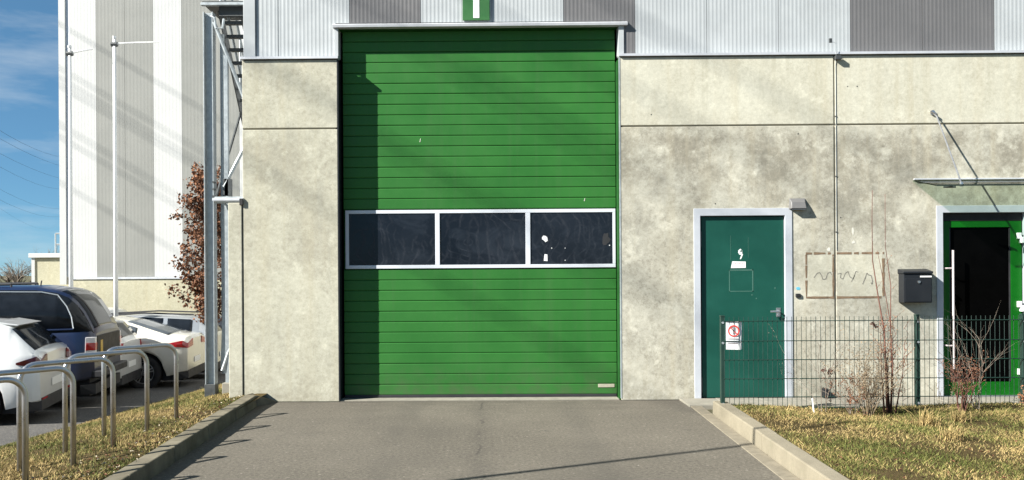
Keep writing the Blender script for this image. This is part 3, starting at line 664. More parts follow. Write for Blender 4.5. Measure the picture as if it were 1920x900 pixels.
# glass canopy
cn_ = thing('glass_canopy', (6.2, YF, 2.5), 'clear glass canopy on steel tie rods over the glazed door', 'canopy')
ca, cb = 4.935, 7.45
MB().hull([(ca, YF-.55, 2.43), (cb, YF-.55, 2.43), (cb, YF-.005, 2.535), (ca, YF-.005, 2.535)], [(ca, YF-.55, 2.442), (cb, YF-.55, 2.442), (cb, YF-.005, 2.547), (ca, YF-.005, 2.547)]).build('glass_sheet', CANGLASS, cn_)
MB().box(ca+.01, cb, YF-.03, YF-.001, 2.551, 2.568).build('wall_channel', ALU, cn_, .003)
MB().box(ca, cb, YF-.556, YF-.551, 2.428, 2.444).build('glass_edge', plain('glass_edge_dark', (.015, .025, .018), .4), cn_)
for x in (5.17, 7.2):
    MB().tube([(x, YF-.01, 3.335), (x+.03, YF-.05, 3.28), (x+.09, YF-.46, 2.46)], .0085, 8).build('tie_rod', STAINLESS, cn_)
    MB().tube([(x, YF, 3.335), (x, YF-.02, 3.335)], .028, 12).tube([(x-.03, YF-.02, 3.35), (x+.03, YF-.035, 3.31)], .012, 8).build('wall_anchor', STAINLESS, cn_)
    MB().tube([(x+.09, YF-.46, 2.43), (x+.09, YF-.46, 2.475)], .02, 10).build('glass_fitting', STAINLESS, cn_)
    MB().tube([(x-.02, YF-.4, 2.435), (x-.02, YF-.4, 2.452)], .03, 10).tube([(x-.06, YF-.36, 2.435), (x+.05, YF-.42, 2.43)], .012, 6).build('point_holder', GALV_D, cn_)

# ------------------------------------------------------------ fence
FY = 9.12
fn = thing('mesh_fence', (4.4, FY, .08), 'low green wire mesh fence along the lawn in front of both doors', 'fence')
posts = [2.405, 4.415, 5.505, 7.5, 9.5]
for x in posts:
    p = MB().box(x-.02, x+.02, FY, FY+.05, -.1, 1.03).build('fence_post', FENCE, fn, .003)
    MB().box(x-.022, x+.022, FY-.002, FY+.052, 1.03, 1.045).build('post_cap', FENCE, p, .003)
    for z in (.97, .76, .13): MB().tube([(x, FY+.001, z), (x, FY-.012, z)], .012, 8).build('clamp', GALV, p)
wires = MB()
for a, b in zip(posts[:-1], posts[1:]):
    n = max(2, round((b-a)/.05)); n_ = (b-a-.03)/n
    for i in range(n+1): x = a+.015+i*n_; wires.tube([(x, FY-.006, .06), (x, FY-.006, 1.03)], .0028, 5)
    for z in (.985, .78, .585, .39, .2, .09):
        MB().tube([(a+.005, FY-.013, z), (b-.005, FY-.013, z)], .0042, 6).tube([(a+.005, FY+.0005, z), (b-.005, FY+.0005, z)], .0042, 6).build('horizontal_wire', FENCE, fn)
tag(wires.build('upright_wires', FENCE, fn), None, None, None, 'stuff')
ws = thing('warning_sign', (2.51, FY, .7), 'small white prohibition notice with red ring tied to the fence beside its first post', 'sign')
def curled(y): return [(2.435, y, .695), (2.58, y+.004, .69), (2.605, y+.02, .692), (2.605, y+.02, .975), (2.57, y+.004, .985), (2.435, y, .985)]
MB().hull([(x, y+.003, z) for x, y, z in curled(FY-.0102)], curled(FY-.0102)).build('notice_sheet', WHITE, ws)
rg = MB(); cxx, czz = 2.515, .885
for i in range(28):
    a, b = 2*math.pi*i/28, 2*math.pi*(i+1)/28
    rg.raw([(cxx+r*math.cos(t), FY-.0106, czz+r*math.sin(t)) for r, t in ((.046, a), (.06, a), (.06, b), (.046, b))], [(0, 1, 2, 3)])
rg.raw([(cxx-.037, FY-.0108, czz+.031), (cxx-.031, FY-.0108, czz+.037), (cxx+.037, FY-.0108, czz-.031), (cxx+.031, FY-.0108, czz-.037)], [(0, 1, 2, 3)])
rg.build('red_ring', REDP, ws)
fg = MB().box(cxx-.012, cxx+.006, FY+.0046, FY-.0108, czz-.03, czz+.02)
for i in range(12): t = 2*math.pi*i/12; 
fg.prism([(cxx-.003+.012*math.cos(2*math.pi*i/10), czz+.032+.012*math.sin(2*math.pi*i/10)) for i in range(10)], FY-.0112, FY-.0104)
for k, z in enumerate((.80, .775, .755)): fg.box(2.455, 2.455+(.11, .09, .1)[k], FY-.0112, FY-.0104, z, z+.008)
fg.build('print', GREYP, ws)

# ------------------------------------------------------------ shrubs and weeds on the lawn
def twigs(mb, base, dirv, length, r, depth, q, spread=.5, seg=5, kids=3, droop=0, leaf=None):
    p = Vector(base); d = Vector(dirv).normalized(); pts = [p.copy()]; rs = [r]
    for i in range(seg):
        d = (d+Vector((q.gauss(0, .12), q.gauss(0, .12), q.gauss(0, .06)-droop))).normalized(); p = p+d*length/seg
        pts.append(p.copy()); rs.append(r*(1-.75*(i+1)/seg))
        if depth > 0 and i >= 1:
            for _ in range(kids if q.random() < .8 else 1):
                if q.random() < .62:
                    nd = (d+Vector((q.gauss(0, spread), q.gauss(0, spread), q.gauss(0, spread*.6)))).normalized()
                    twigs(mb, p, nd, length*q.uniform(.25, .5), r*.6*(1-.5*i/seg), depth-1, q, spread, max(2, seg-2), kids, droop, leaf)
        if leaf is not None and depth == 0: leaf(p, q)
    mb.tube(pts, rs, 4 if r < .006 else 6, cap=False)
def scale_leaf(mb, size, mi=0):
    def f(p, q):
        for _ in range(2):
            a = Vector((q.gauss(0, 1), q.gauss(0, 1), q.gauss(0, 1))).normalized()*size*q.uniform(.5, 1.3); b = a.orthogonal().normalized()*size*.45
            mb.raw([p, p+a*.5+b, p+a, p+a*.5-b], [(0, 1, 2, 3)], mi)
    return f
def shrub(name, x, y, label, stems, mat, leafmat_, h, spread, seed, r=.004, lean=.25, depth=2, size=.012, kids=2, group=None):
    q = random.Random(seed); t = thing(name, (x, y, hl(x, y)), label, 'shrub', group)
    st = MB(); lf_ = MB(); fl = scale_leaf(lf_, size) if leafmat_ else None
    for i in range(stems):
        a = q.uniform(0, 6.28); k = q.uniform(0, lean)
        twigs(st, (x+math.cos(a)*.03, y+math.sin(a)*.03, hl(x, y)-.02), (math.cos(a)*k, math.sin(a)*k, 1), h*q.uniform(.6, 1.05), r*q.uniform(.7, 1.2), depth, q, spread, 6, kids, 0, fl)
    st.build('stems', mat, t, smooth=True)
    if leafmat_: lf_.build('dry_leaves', leafmat_, t)
    return t
# tall dead stalks
tk = thing('tall_dead_stalks', (3.92, 8.75, .1), 'tall reddish dead stalks climbing past the brown glue outline', 'shrub')
q = random.Random(12); st = MB(); lf_ = MB(); fl = scale_leaf(lf_, .011)
for (pts, r) in (([(3.93, 8.75, .05), (3.92, 8.76, .5), (3.925, 8.8, .9), (3.93, 8.95, 1.25), (3.90, 9.0, 1.6), (3.905, 9.02, 2.0), (3.915, 9.03, 2.32)], .0135),
                 ([(3.97, 8.77, .05), (4.0, 8.8, .5), (4.01, 8.85, .95), (4.06, 8.95, 1.35), (4.03, 9.0, 1.75), (4.04, 9.02, 2.28)], .011),
                 ([(3.95, 8.72, .05), (3.97, 8.72, .55), (3.96, 8.75, 1.0), (3.9, 8.8, 1.5), (3.86, 8.8, 1.7)], .009), ([(3.9, 8.75, .05), (3.87, 8.74, .5), (3.88, 8.78, .85)], .01), ([(3.99, 8.73, .05), (4.08, 8.74, .5), (4.09, 8.72, .8)], .008), ([(3.95, 8.75, .05), (3.94, 8.78, .6), (4.0, 8.78, .9)], .01)):
    st.tube(pts, [r*(1-.82*(i/(len(pts)-1))**.6) for i in range(len(pts))], 6)
    for i, p in enumerate(pts[1:4]):
        for _ in range(15 if p[2] < 1 else 1):
            b = Vector(p)+Vector((q.gauss(0, .015), q.gauss(0, .015), q.uniform(-.3, .12)))
            twigs(st, b, (q.gauss(0, .8), q.gauss(0, .8), 1), q.uniform(.05, .16), .0026, 0, q, .6, 3, 1, 0, fl)
st.build('stems', REDTWIG, tk, smooth=True); lf_.build('dry_leaves', BROWN2, tk)
shrub('dry_bush', 3.68, 8.62, 'bushy tan dry bush left of the tall reddish stalks', 24, TAN, TAN, .62, .42, 5, .0042, .34, 2, .014)
shrub('dry_bush', 3.60, 8.75, 'low brown dead bush with dark leaf clumps nestling behind the tan bush', 13, GREYTWIG, BROWN1, .4, .6, 9, .003, .7, 2, .016)
shrub('bare_shrub', 3.33, 8.85, 'sparse grey twiggy shrub in front of the wall between dark green door and glue outline', 4, GREYTWIG, GREYTWIG, .8, .5, 31, .0045, .35, 2, .009)
shrub('red_shrub', 4.67, 8.75, 'reddish brown dried shrub left in front of the glazed door', 11, REDTWIG, BROWN1, .5, .36, 4, .006, .17, 2, .013)
shrub('bare_shrub', 4.88, 8.85, 'branching pale twiggy shrub in front of the glazed door', 6, GREYTWIG, None, .85, .45, 17, .005, .55, 2)
shrub('brown_tuft', 5.25, 8.55, 'rust brown leafy tuft at the right edge of the lawn', 12, TAN, BROWN2, .26, .5, 23, .003, .7, 1, .022)
shrub('thin_weed', 4.56, 8.9, 'thin weed with small seed heads right of the middle fence post', 5, TAN, GREYTWIG, .36, .4, 41, .0022, .5, 1, .009)
kn = thing('leaf_clump', (3.5, 9.0, .5), 'dark clump of dead leaves caught in the fence mesh', 'leaves'); lf_ = MB(); q = random.Random(2)
for i in range(40):
    p = Vector((3.455+q.gauss(0, .012)+(.03 if i % 3 else -.03), 9.08+q.gauss(0, .008), .46+q.gauss(0, .014)+(.0 if i % 3 else .02))); scale_leaf(lf_, .022)(p, q)
lf_.build('leaves', BROWN3, kn)
kn = thing('leaf_clump', (3.95, 9.0, .9), 'small dark leaf clump hanging high in the mesh beside the tall stalks', 'leaves'); lf_ = MB()
for i in range(26): scale_leaf(lf_, .022)(Vector((3.915+i*.0022+q.gauss(0, .008), 9.08, .965-i*.002+q.gauss(0, .007))), q)
lf_.build('leaves', BROWN3, kn)
sk = thing('marker_stake', (3.22, 8.75, .1), 'short white wooden stake at the foot of the fence', 'stake'); MB().bar((3.225, 8.8, .05), (3.205, 8.8, .23), .011, .011).build('stake', WHITE, sk)
dk = thing('door_stop', (3.98, YF-.1, .02), 'dark angular stop block on the path at the foot of the wall', 'block'); MB().hull([(3.86, YF-.11, .025), (3.97, YF-.11, .025), (3.97, YF-.01, .025), (3.86, YF-.01, .025)], [(3.86, YF-.1, .13), (3.9, YF-.1, .14), (3.91, YF-.01, .14), (3.86, YF-.01, .13)]).build('block', ANTH, dk, .004)
def tuft(x, y, n, h, seed, label, mat=STRAW):
    q = random.Random(seed); m = MB()
    for i in range(n):
        a = q.uniform(0, 6.28); k = abs(q.gauss(0, .85)); hh = h*q.uniform(.4, 1.1); w_ = .003
        b = Vector((x+q.gauss(0, .05), y+q.gauss(0, .04), hl(x, y))); tip = b+Vector((math.cos(a)*k*hh, math.sin(a)*k*hh, hh*.8)); mid = (b+tip)/2+Vector((0, 0, hh*.15)); s = Vector((math.sin(a), -math.cos(a), 0))*w_
        m.raw([b-s, b+s, mid+s*.8, mid-s*.8, tip], [(0, 1, 2, 3), (3, 2, 4)])
    return tag(m.build('grass_tuft', mat), label, 'grass tuft', 'straw grass tufts on the lawn')
tuft(3.9, 7.9, 150, .2, 1, 'arching straw tuft in the middle of the lawn below the tall stalks'); tuft(3.75, 7.2, 110, .17, 2, 'upright straw tuft nearest the photographer on the lawn')
tuft(4.35, 8.2, 110, .16, 3, 'low loose straw tuft right of the arching one, below the middle fence post'); tuft(4.9, 7.8, 90, .15, 4, 'straw tuft at the right edge of the lawn')

# ------------------------------------------------------------ bike hoops
labs = ['steel bike hoop farthest from the gate, cut by the left edge', 'second bike hoop, in front of the white hatchback, its bar leaving the picture', 'third bike hoop in the row, in front of the hatchback rear bumper', 'fourth bike hoop, in front of the blue pickup', 'last bike hoop of the row, nearest the steel stair column']
def arc(c, a, b, n): return [(c[0]+(a*math.cos(t)) , c[1]+(b*math.sin(t))) for t in lin(0, math.pi/2, n)]
hx, hy = -.48, -.60; hl_ = math.hypot(hx, hy); rad = .13
for i, y in enumerate((6.06, 6.76, 7.48, 8.22, 8.99)):
    xr = -3.22; z0 = hv(xr, y); top = .762
    t = thing('bike_hoop', (xr, y, z0), labs[i], 'bike stand', 'bike hoops in a row along the verge')
    prof = [(0, -.15), (0, top-rad)]+[(rad-rad*math.cos(a), top-rad+rad*math.sin(a)) for a in lin(.2, math.pi/2, 7)]+[(hl_-rad+rad*math.sin(a), top-rad+rad*math.cos(a)) for a in lin(0, math.pi/2-.2, 7)]+[(hl_, top-rad), (hl_, -.4)]
    MB().tube([(xr+hx/hl_*u, y+hy/hl_*u, z0+v) for u, v in prof], .0215, 12).build('hoop_tube', STAINLESS, t, smooth=True)

# ------------------------------------------------------------ steel stair tower left of the hall
tw = thing('steel_stair', (-3.6, 11.3, 0), 'galvanised steel outside stair with braced columns at the corner of the hall', 'staircase')
def hprof(x, y, w, z0, z1, par, name, mat=GALV):
    t = .012
    m = MB().box(x-w/2, x-w/2+t, y-w/2, y+w/2, z0, z1).box(x+w/2-t, x+w/2, y-w/2, y+w/2, z0, z1).box(x-w/2+t, x+w/2-t, y-t/2, y+t/2, z0, z1)
    return m.build(name, mat, par, .003)
hprof(-3.575, 11.25, .125, -.1, 4.85, tw, 'column')
MB().box(-3.645, -3.505, 11.18, 11.32, -.12, .1).build('column_base', GALV_D, tw, .004)
MB().tube([(-3.44, 11.35, .22), (-3.44, 11.35, 4.6)], .03, 10).build('post', GALV, tw)
MB().box(-3.38, -3.33, 11.2, 11.26, .04, 4.3).build('post', GALV, tw, .003)
MB().box(-3.41, -3.29, 11.14, 11.3, -.1, .12).build('post_foot', SLAB, tw, .01)
for a, b in (((-3.5, 11.2, 4.72), (-3.08, 11.25, 3.62)), ((-3.39, 11.22, 2.62), (-2.98, 11.25, 3.42)), ((-3.42, 11.2, .27), (-3.2, 11.25, .95))):
    MB().tube([a, b], .024, 8).build('brace', GALV, tw)
for a, b in (((-3.5, 12.6, 4.6), (-3.1, 12.6, 3.2)), ((-3.5, 12.6, 3.1), (-2.95, 12.6, 4.4)), ((-3.52, 12.55, .2), (-3.5, 11.4, 2.3)), ((-3.55, 11.4, 2.5), (-3.52, 13.0, 4.4))):
    MB().tube([a, b], .018, 6).build('brace', GALV_D, tw)
MB().box(-3.56, -3.5, 12.97, 13.03, -.4, 4.4).build('post', GALV_D, tw)
MB().bar((-3.45, 11.3, .3), (-3.36, 11.32, 2.4), .05, .012).build('flat_brace', GALV, tw)
MB().box(-3.4, -3.3, 11.2, 11.28, 2.5, 2.72).build('gusset', GALV_D, tw)
for z in lin(2.44, 2.62, 3): MB().tube([(-3.5, 11.12, z+.05), (-3.5, 11.2, z+.05)], .014, 6).build('bolt', GALV_D, tw)
MB().box(-3.25, -2.885, YF-.02, YF+.02, 2.365, 2.395).build('pier_cover', ALU, tw, .003)
MB().tube([(-3.47, 11.1, 2.44), (-3.05, 11.1, 2.44)], .045, 10).build('cross_tube', GALV, tw); MB().box(-2.93, -2.885, YF-.03, YF-.0125, 2.31, 2.39).build('end_cap', BLACK, tw, .006)
MB().box(-3.66, -2.92, 11.17, 11.23, 4.93, 4.965).build('platform_edge', GALV, tw, .003)
MB().box(-3.66, -2.92, 11.235, 12.0, 4.97, 5.0).build('platform_grating', GALV_D, tw)
MB().box(-3.47, -2.92, 11.32, 11.38, 4.83, 4.965).build('landing_beam', GALV_D, tw, .003)
for i in range(34):
    z = 4.795-.145*i; y = 11.5+.125*i
    MB().box(-3.45, -2.915, y-.06, y+.06, z-.02, z).box(-3.45, -2.915, y-.066, y-.06, z-.035, z+.006).build('tread', GALV_D, tw)
MB().bar((-3.475, 11.36, 4.93), (-3.475, 15.8, -.22), .012, .17).build('stringer', GALV_D, tw)
MB().bar((-3.19, 11.36, 4.86), (-3.19, 15.8, -.29), .03, .05).build('stringer', GALV_D, tw)
MB().bar((-2.915, 11.36, 4.93), (-2.915, 15.8, -.22), .012, .15).build('stringer', GALV_D, tw)
for dz in (.5, 1.0): MB().tube([(-3.49, 11.4, 4.9+dz), (-3.49, 15.8, -.2+dz)], .019, 8).build('handrail', GALV, tw)
for i in range(5): MB().tube([(-3.49, 11.45+.9*i, 4.85-1.04*i), (-3.49, 11.45+.9*i, 5.85-1.04*i)], .017, 8).build('baluster', GALV, tw)
MB().tube([(-3.52, 11.15, 4.78), (-3.47, 11.13, 4.75), (-3.45, 11.13, 4.62), (-3.37, 11.13, 4.62), (-3.35, 11.13, 4.74)], .016, 8).build('bracket', GALV, tw)

# ------------------------------------------------------------ white hall behind
YB = 25.6
bh = thing('white_hall', (-8, YB, -1.3), 'tall white and grey striped hall on a concrete base behind the parked cars', 'building')
def bp(name, mb, mat, bev=0): return mb.build(name, mat, bh, bev)
bp('concrete_base', MB().box(-12.2, 2, YB-.06, YB+18, -1.6, 1.36), CONC_FAR)
bp('base_flashing', MB().box(-12.25, 2, YB-.09, YB+18, 1.37, 1.43), ALU)
bp('core_wall', MB().box(-12.25, 2, YB+.06, YB+18, 1.44, 15), WHITE_CLAD2)
bp('corner_trim', MB().box(-12.55, -12.36, YB-.02, YB+.6, 1.22, 15.05), WHITE_CLAD2)
bp('corner_recess', MB().box(-12.36, -12.24, YB+.02, YB+.6, 1.44, 15), ALU)
xa = -12.23; seq = 'WwggwggwwggwwggwW'
for i, c in enumerate(seq):
    wd = .775 if i == 0 else .8355
    if c in 'wW' and i == 1: continue
    o = bp('cladding_panel', rib_panel(wd-.008, 1.435, 15, .06, .1, .0008), WHITE_CLAD2 if c in 'wW' else GREY_CLAD2); o.location += Vector((xa, YB, 0)); xa += wd
an = thing('concrete_annex', (-14.5, 32, -1.3), 'low concrete annex with white roof edge left of the white hall', 'building')
MB().box(-16.65, -14, 32, 38, -1.7, 2.12).build('wall', CONC_FAR, an); MB().box(-16.8, -14, 31.9, 38, 2.13, 2.29).build('roof_edge', WHITE_CLAD2, an, .01); MB().box(-16.72, -16.6, 31.96, 31.995, -1.7, 2.12).build('corner_trim', WHITE_CLAD2, an)
for z in (2.62, 3.02): MB().tube([(-15.95, 32.2, z), (-14.2, 32.2, z)], .03, 6).build('roof_rail', GALV, an)
for x in (-15.95, -15.0): MB().tube([(x, 32.2, 2.29), (x, 32.2, 3.02)], .03, 6).build('rail_post', GALV, an)
MB().tube([(-15.7, 32.3, 2.29), (-15.7, 32.3, 4.2)], .012, 6).build('lightning_rod', GALV, an)
# flagpoles
def flagpole(x, y, top, r, armlen, armrise, label):
    t = thing('flagpole', (x, y, hpark(y)), label, 'flagpole', None)
    MB().tube([(x, y, hpark(y)), (x, y, top*.5), (x, y, top)], [r*1.2, r, r*.8], 10).build('pole', POLEW, t, smooth=True)
    MB().tube([(x, y, top-.12), (x+armlen*.5, y, top-.11+armrise*.45), (x+armlen, y, top-.12+armrise)], [r*.5, r*.4, r*.3], 6).build('banner_arm', POLEW, t)
    MB().tube([(x, y, top), (x, y, top+.05)], r*1.0, 8).build('pole_cap', POLEW, t); MB().tube([(x-r*1.5, y, top-.13), (x+r*1.5, y, top-.13)], r*1.25, 8).build('arm_collar', GALV_D, t)
flagpole(-9.46, 19.8, 6.63, .045, .52, .09, 'left white flagpole with a short slanting banner arm')
flagpole(-8.36, 19.6, 6.78, .045, 1.0, .03, 'right white flagpole with a long level banner arm')
flagpole(-4.35, 4.35, 5.75, .03, .5, .03, 'flagpole standing beside the camera that throws a thin shadow over the driveway')

# ------------------------------------------------------------ parked cars
def interp(u, pts):
    for (a, za), (b, zb) in zip(pts[:-1], pts[1:]):
        if u <= b: 
            t = (u-a)/(b-a) if b > a else 0; return za+(zb-za)*max(0, min(1, t))
    return pts[-1][1]
def wheel(par, x, y, r, side):
    ring = MB(); n = 28; prof = [(r*.62, -.09), (r*.9, -.105), (r, -.08), (r, .08), (r*.9, .105), (r*.62, .09)]
    vs = [(x+p*math.cos(2*math.pi*i/n), y+d, r+p*math.sin(2*math.pi*i/n)) for i in range(n) for p, d in prof]; m = len(prof)
    ring.raw(vs, [(i*m+k, i*m+(k+1) % m, ((i+1) % n)*m+(k+1) % m, ((i+1) % n)*m+k) for i in range(n) for k in range(m)])
    o = ring.build('wheel', TYRE, par, smooth=True)
    rm = MB(); yo = y+side*.075
    for k in range(5):
        a = 2*math.pi*k/5+.3
        for da in (-.16, .16):
            ca, sa = math.cos(a+da), math.sin(a+da); cb, sb = math.cos(a+da*.4), math.sin(a+da*.4)
            rm.bar((x+cb*r*.1, yo, r+sb*r*.1), (x+ca*r*.62, yo, r+sa*r*.62), r*.07, .02)
    rm.tube([(x, yo-.02, r), (x, yo+.02, r)], r*.15, 12)
    rr = [(x+r*.62*math.cos(t), yo, r+r*.62*math.sin(t)) for t in lin(0, 2*math.pi, 29)]; rm.tube(rr, r*.045, 6, cap=False)
    rm.build('rim', RIM, o); MB().tube([(x, y-side*.05, r), (x, y+side*.02, r)], r*.6, 20).build('brake_disc', PLASTIC, o)
    return o
def car(name, loc, rot, label, cat, Lc, Wc, top, belt, paint, side_glass, rear_glass, front_glass, wheels, wr=.32, sill=.24, roofin=.17, lights=None, glassmat=None, extra=None, tail=None):
    t = thing(name, (0, 0, 0), label, cat, None); hw = Wc/2; GM = glassmat or CARGLASS
    us = sorted(set([round(x, 3) for x in np.arange(0, Lc+.001, .05)]+[.012, .03, .075, Lc-.02]+[round(p[0], 3) for p in top]+[round(g, 3) for a in side_glass+[rear_glass, front_glass] for g in a]))
    def ring(u):
        zt = interp(u, top); zb = min(interp(u, belt), zt-.07)
        k = max(0, 1-u/.35); kf = max(0, 1-(Lc-u)/.7); wb = hw-.10*k**2-.16*kf**2
        zl = sill+.1*max(0, 1-u/.5)+.02
        for xw in wheels:
            d = abs(u-xw); RR = wr+.065
            if d < RR: zl = max(zl, wr+math.sqrt(RR*RR-d*d))
        cab = min(1, max(0, (zt-zb-.07)/.28)); wt = wb-.06-(roofin-.06)*cab-.02
        z1 = max(zl+.03, .36); z2 = max(z1+.03, min(.62, zb-.12))
        return [(wb-.05, zl), (wb-.012, z1), (wb, z2), (wb-.006, max(z2+.01, zb-.06)), (wb-.03, max(z2+.02, zb)), (wt+.012, zt-.065), (wt-.06, zt-.018), (wt*.5, zt), (0, zt+.008)]
    rings = [ring(u) for u in us]; K = 9
    pts = [[(u, y, z) for y, z in r]+[(u, -y, z) for y, z in r[-2::-1]] for u, r in zip(us, rings)]; M_ = 2*K-1
    body = MB(); gl_ = MB(); allv = [p for r in pts for p in r]
    bf = []; gf_ = []
    for i in range(len(us)-1):
        um = (us[i]+us[i+1])/2
        for k in range(M_-1):
            kk = k if k < K-1 else M_-2-k
            f = (i*M_+k, (i+1)*M_+k, (i+1)*M_+k+1, i*M_+k+1)
            g = (kk == 4 and any(a < um < b for a, b in side_glass)) or (kk >= 6 and (rear_glass[0] < um < rear_glass[1] or front_glass[0] < um < front_glass[1]))
            (gf_ if g else bf).append(f)
    bf.append(tuple(range(M_-1, -1, -1))); bf.append(tuple((len(us)-1)*M_+k for k in range(M_)))
    body.raw(allv, bf); b = body.build('body', paint, t, smooth=True)
    md = b.modifiers.new('edges', 'EDGE_SPLIT'); md.split_angle = R(38)
    gl_.raw(allv, gf_); g = gl_.build('windows', GM, t, smooth=True)
    sm = g.modifiers.new('thickness', 'SOLIDIFY'); sm.thickness = .006; sm.offset = -1
    MB().box(.12, Lc-.12, -hw+.26, hw-.26, .17, .75).box(.5, Lc-1.0, -hw+.2, hw-.2, .7, min(interp(1.5, belt)-.03, 1.0)).build('underbody', PLASTIC, t)
    for xw in wheels:
        for sgn in (-1, 1): wheel(t, xw, sgn*(hw-.125), wr, sgn)
    MB().raw([(-.006, -hw+.14, .22), (-.006, hw-.14, .22), (-.006, hw-.14, .39), (-.006, -hw+.14, .39), (.2, -hw+.06, .22), (.2, hw-.06, .22), (.2, hw-.02, .37), (.2, -hw+.02, .37)], [(3, 2, 1, 0), (0, 1, 5, 4), (2, 3, 7, 6), (0, 4, 7, 3), (1, 2, 6, 5)]).build('rear_bumper', PLASTIC, t)
    MB().box(-.014, -.007, -.26, .26, .5, .61).build('number_plate', WHITE, t, .004)
    def yside(u, z):
        r = ring(u)
        for (ya, za), (yb, zb) in zip(r[:-1], r[1:]):
            if za <= z <= zb and zb > za: return ya+(yb-ya)*(z-za)/(zb-za)
        return r[0][0]
    if lights:
        z0, z1, ulen, ylen, lm_, sharp = lights
        for sgn in (-1, 1):
            m = MB(); uu = lin(.0, ulen, 6); rows = []
            for u in uu:
                f = (u/ulen)*sharp; za, zb = z0+(z1-z0)*f*.35, z1-(z1-z0)*f*.5
                rows.append([(u-.004, sgn*(yside(u, z)+.007), z) for z in (za, (za+zb)/2, zb)])
            rear = [(-.009, sgn*(hw-.10-ylen), z) for z in (z0+.02, (z0+z1)/2, z1-.01)]; rows = [rear]+[[(-.009, p[1]-sgn*.012, p[2]) for p in rows[0]]]+rows
            vs = [p for r in rows for p in r]; fs = [(i*3+k, i*3+k+1, i*3+k+4, i*3+k+3) for i in range(len(rows)-1) for k in range(2)]
            o = m.raw(vs, fs).build('tail_light', lm_, t); q_ = o.modifiers.new('thickness', 'SOLIDIFY'); q_.thickness = .012; q_.offset = 0
    if extra: extra(t, yside, hw)
    t.location = loc; t.rotation_euler = (0, 0, rot)
    for ch in t.children: pass
    return t
PI = math.pi
tilt = .0
def hatch_extra(t, ys, hw):
    MB().hull([(.36, -.54, 1.36), (.36, .54, 1.36), (.66, .56, 1.40), (.66, -.56, 1.40)], [(.34, -.54, 1.375), (.34, .54, 1.375), (.66, .56, 1.432), (.66, -.56, 1.432)]).build('roof_spoiler', CARWHITE, t, .006)
    MB().box(-.02, -.005, -.3, .3, .80, .84).build('boot_strip', CARWHITE, t, .01)
    for s in (-1, 1): MB().box(-.012, .06, s*.62-.13, s*.62+.13, .36, .385).build('reflector', REDL, t)
car('white_hatchback', (-6.28, 12.68, hpark(12.6)), PI+.21, 'white hatchback at the left edge with dark slanted rear window', 'car', 4.3, 1.8,
    [(0, .98), (.03, 1.02), (.1, 1.06), (.42, 1.36), (.6, 1.42), (1.1, 1.46), (1.9, 1.475), (2.5, 1.43), (3.25, 1.02), (4.1, .78), (4.3, .6)], [(0, .98), (1.2, .99), (3.2, .93), (4.3, .7)], CARWHITE, [(.62, 1.15), (1.25, 1.95), (2.02, 2.75)], (.09, .40), (2.56, 3.2), (.82, 3.42), .325, .22, .2, (.80, .97, .28, .3, SMOKEL, 1.), None, hatch_extra)
def pickup_extra(t, ys, hw):
    for sgn in (-1, 1):
        def P_(u, z): return (u, sgn*(ys(u, z)+.004), z)
        MB().tube([P_(.30, 1.27), P_(.34, 1.45), P_(.42, 1.62), P_(.56, 1.80), P_(.8, 1.85), P_(1.5, 1.86)], .010, 6).build('window_trim', CARSILVER, t)
        MB().tube([P_(.30, 1.26), P_(.9, 1.25), P_(1.5, 1.24)], .016, 6).build('window_trim', CARBLUE, t)
    MB().box(-.022, -.006, -hw+.2, hw-.2, .72, 1.14).build('tailgate', plain('dirty_dark_paint', (.03, .027, .022), .6, spec=.3), t, .012)
    blob(0, 0, 0, .09, .12, 8, 3)
    MB().box(-.026, -.023, .42, .56, .86, 1.06).build('yellow_sticker', plain('yellow_sticker', (.5, .32, .04), .5), t)
    MB().box(-.12, .05, -hw+.08, hw-.08, .48, .60).build('step_bumper', PLASTIC, t, .02)
    for s in (-1, 1):
        MB().tube([(1.3, s*.62, 1.975), (2.8, s*.62, 1.97)], .022, 8).tube([(1.3, s*.62, 1.92), (1.3, s*.62, 1.98)], .02, 6).tube([(2.8, s*.62, 1.92), (2.8, s*.62, 1.975)], .02, 6).build('roof_rail', PLASTIC, t)
    MB().tube([(.95, 0.35, 1.92), (.93, .35, 2.03)], .012, 6).build('antenna', PLASTIC, t)
    for sgn in (-1, 1):
        o = MB().hull([(-.012, sgn*(hw-.25), .78), (-.012, sgn*(hw-.08), .78), (.13, sgn*(hw-.02), .78), (.13, sgn*(hw-.2), .78)][::sgn], [(-.012, sgn*(hw-.25), 1.13), (-.012, sgn*(hw-.09), 1.13), (.12, sgn*(hw-.025), 1.13), (.12, sgn*(hw-.2), 1.13)][::sgn]).build('tail_light', plain('clear_lens', (.62, .6, .6), .15), t, .012)
        MB().hull([(-.016, sgn*(hw-.24), .92), (-.016, sgn*(hw-.079), .92), (.11, sgn*(hw-.016), .92), (.11, sgn*(hw-.2), .92)][::sgn], [(-.016, sgn*(hw-.24), 1.04), (-.016, sgn*(hw-.081), 1.04), (.10, sgn*(hw-.018), 1.04), (.10, sgn*(hw-.2), 1.04)][::sgn]).build('red_lens', REDL, o, .004)
        MB().box(1.62, 3.2, sgn*(hw-.06)-.02, sgn*(hw-.06)+.02, .33, .4).build('side_step', PLASTIC, t, .015)
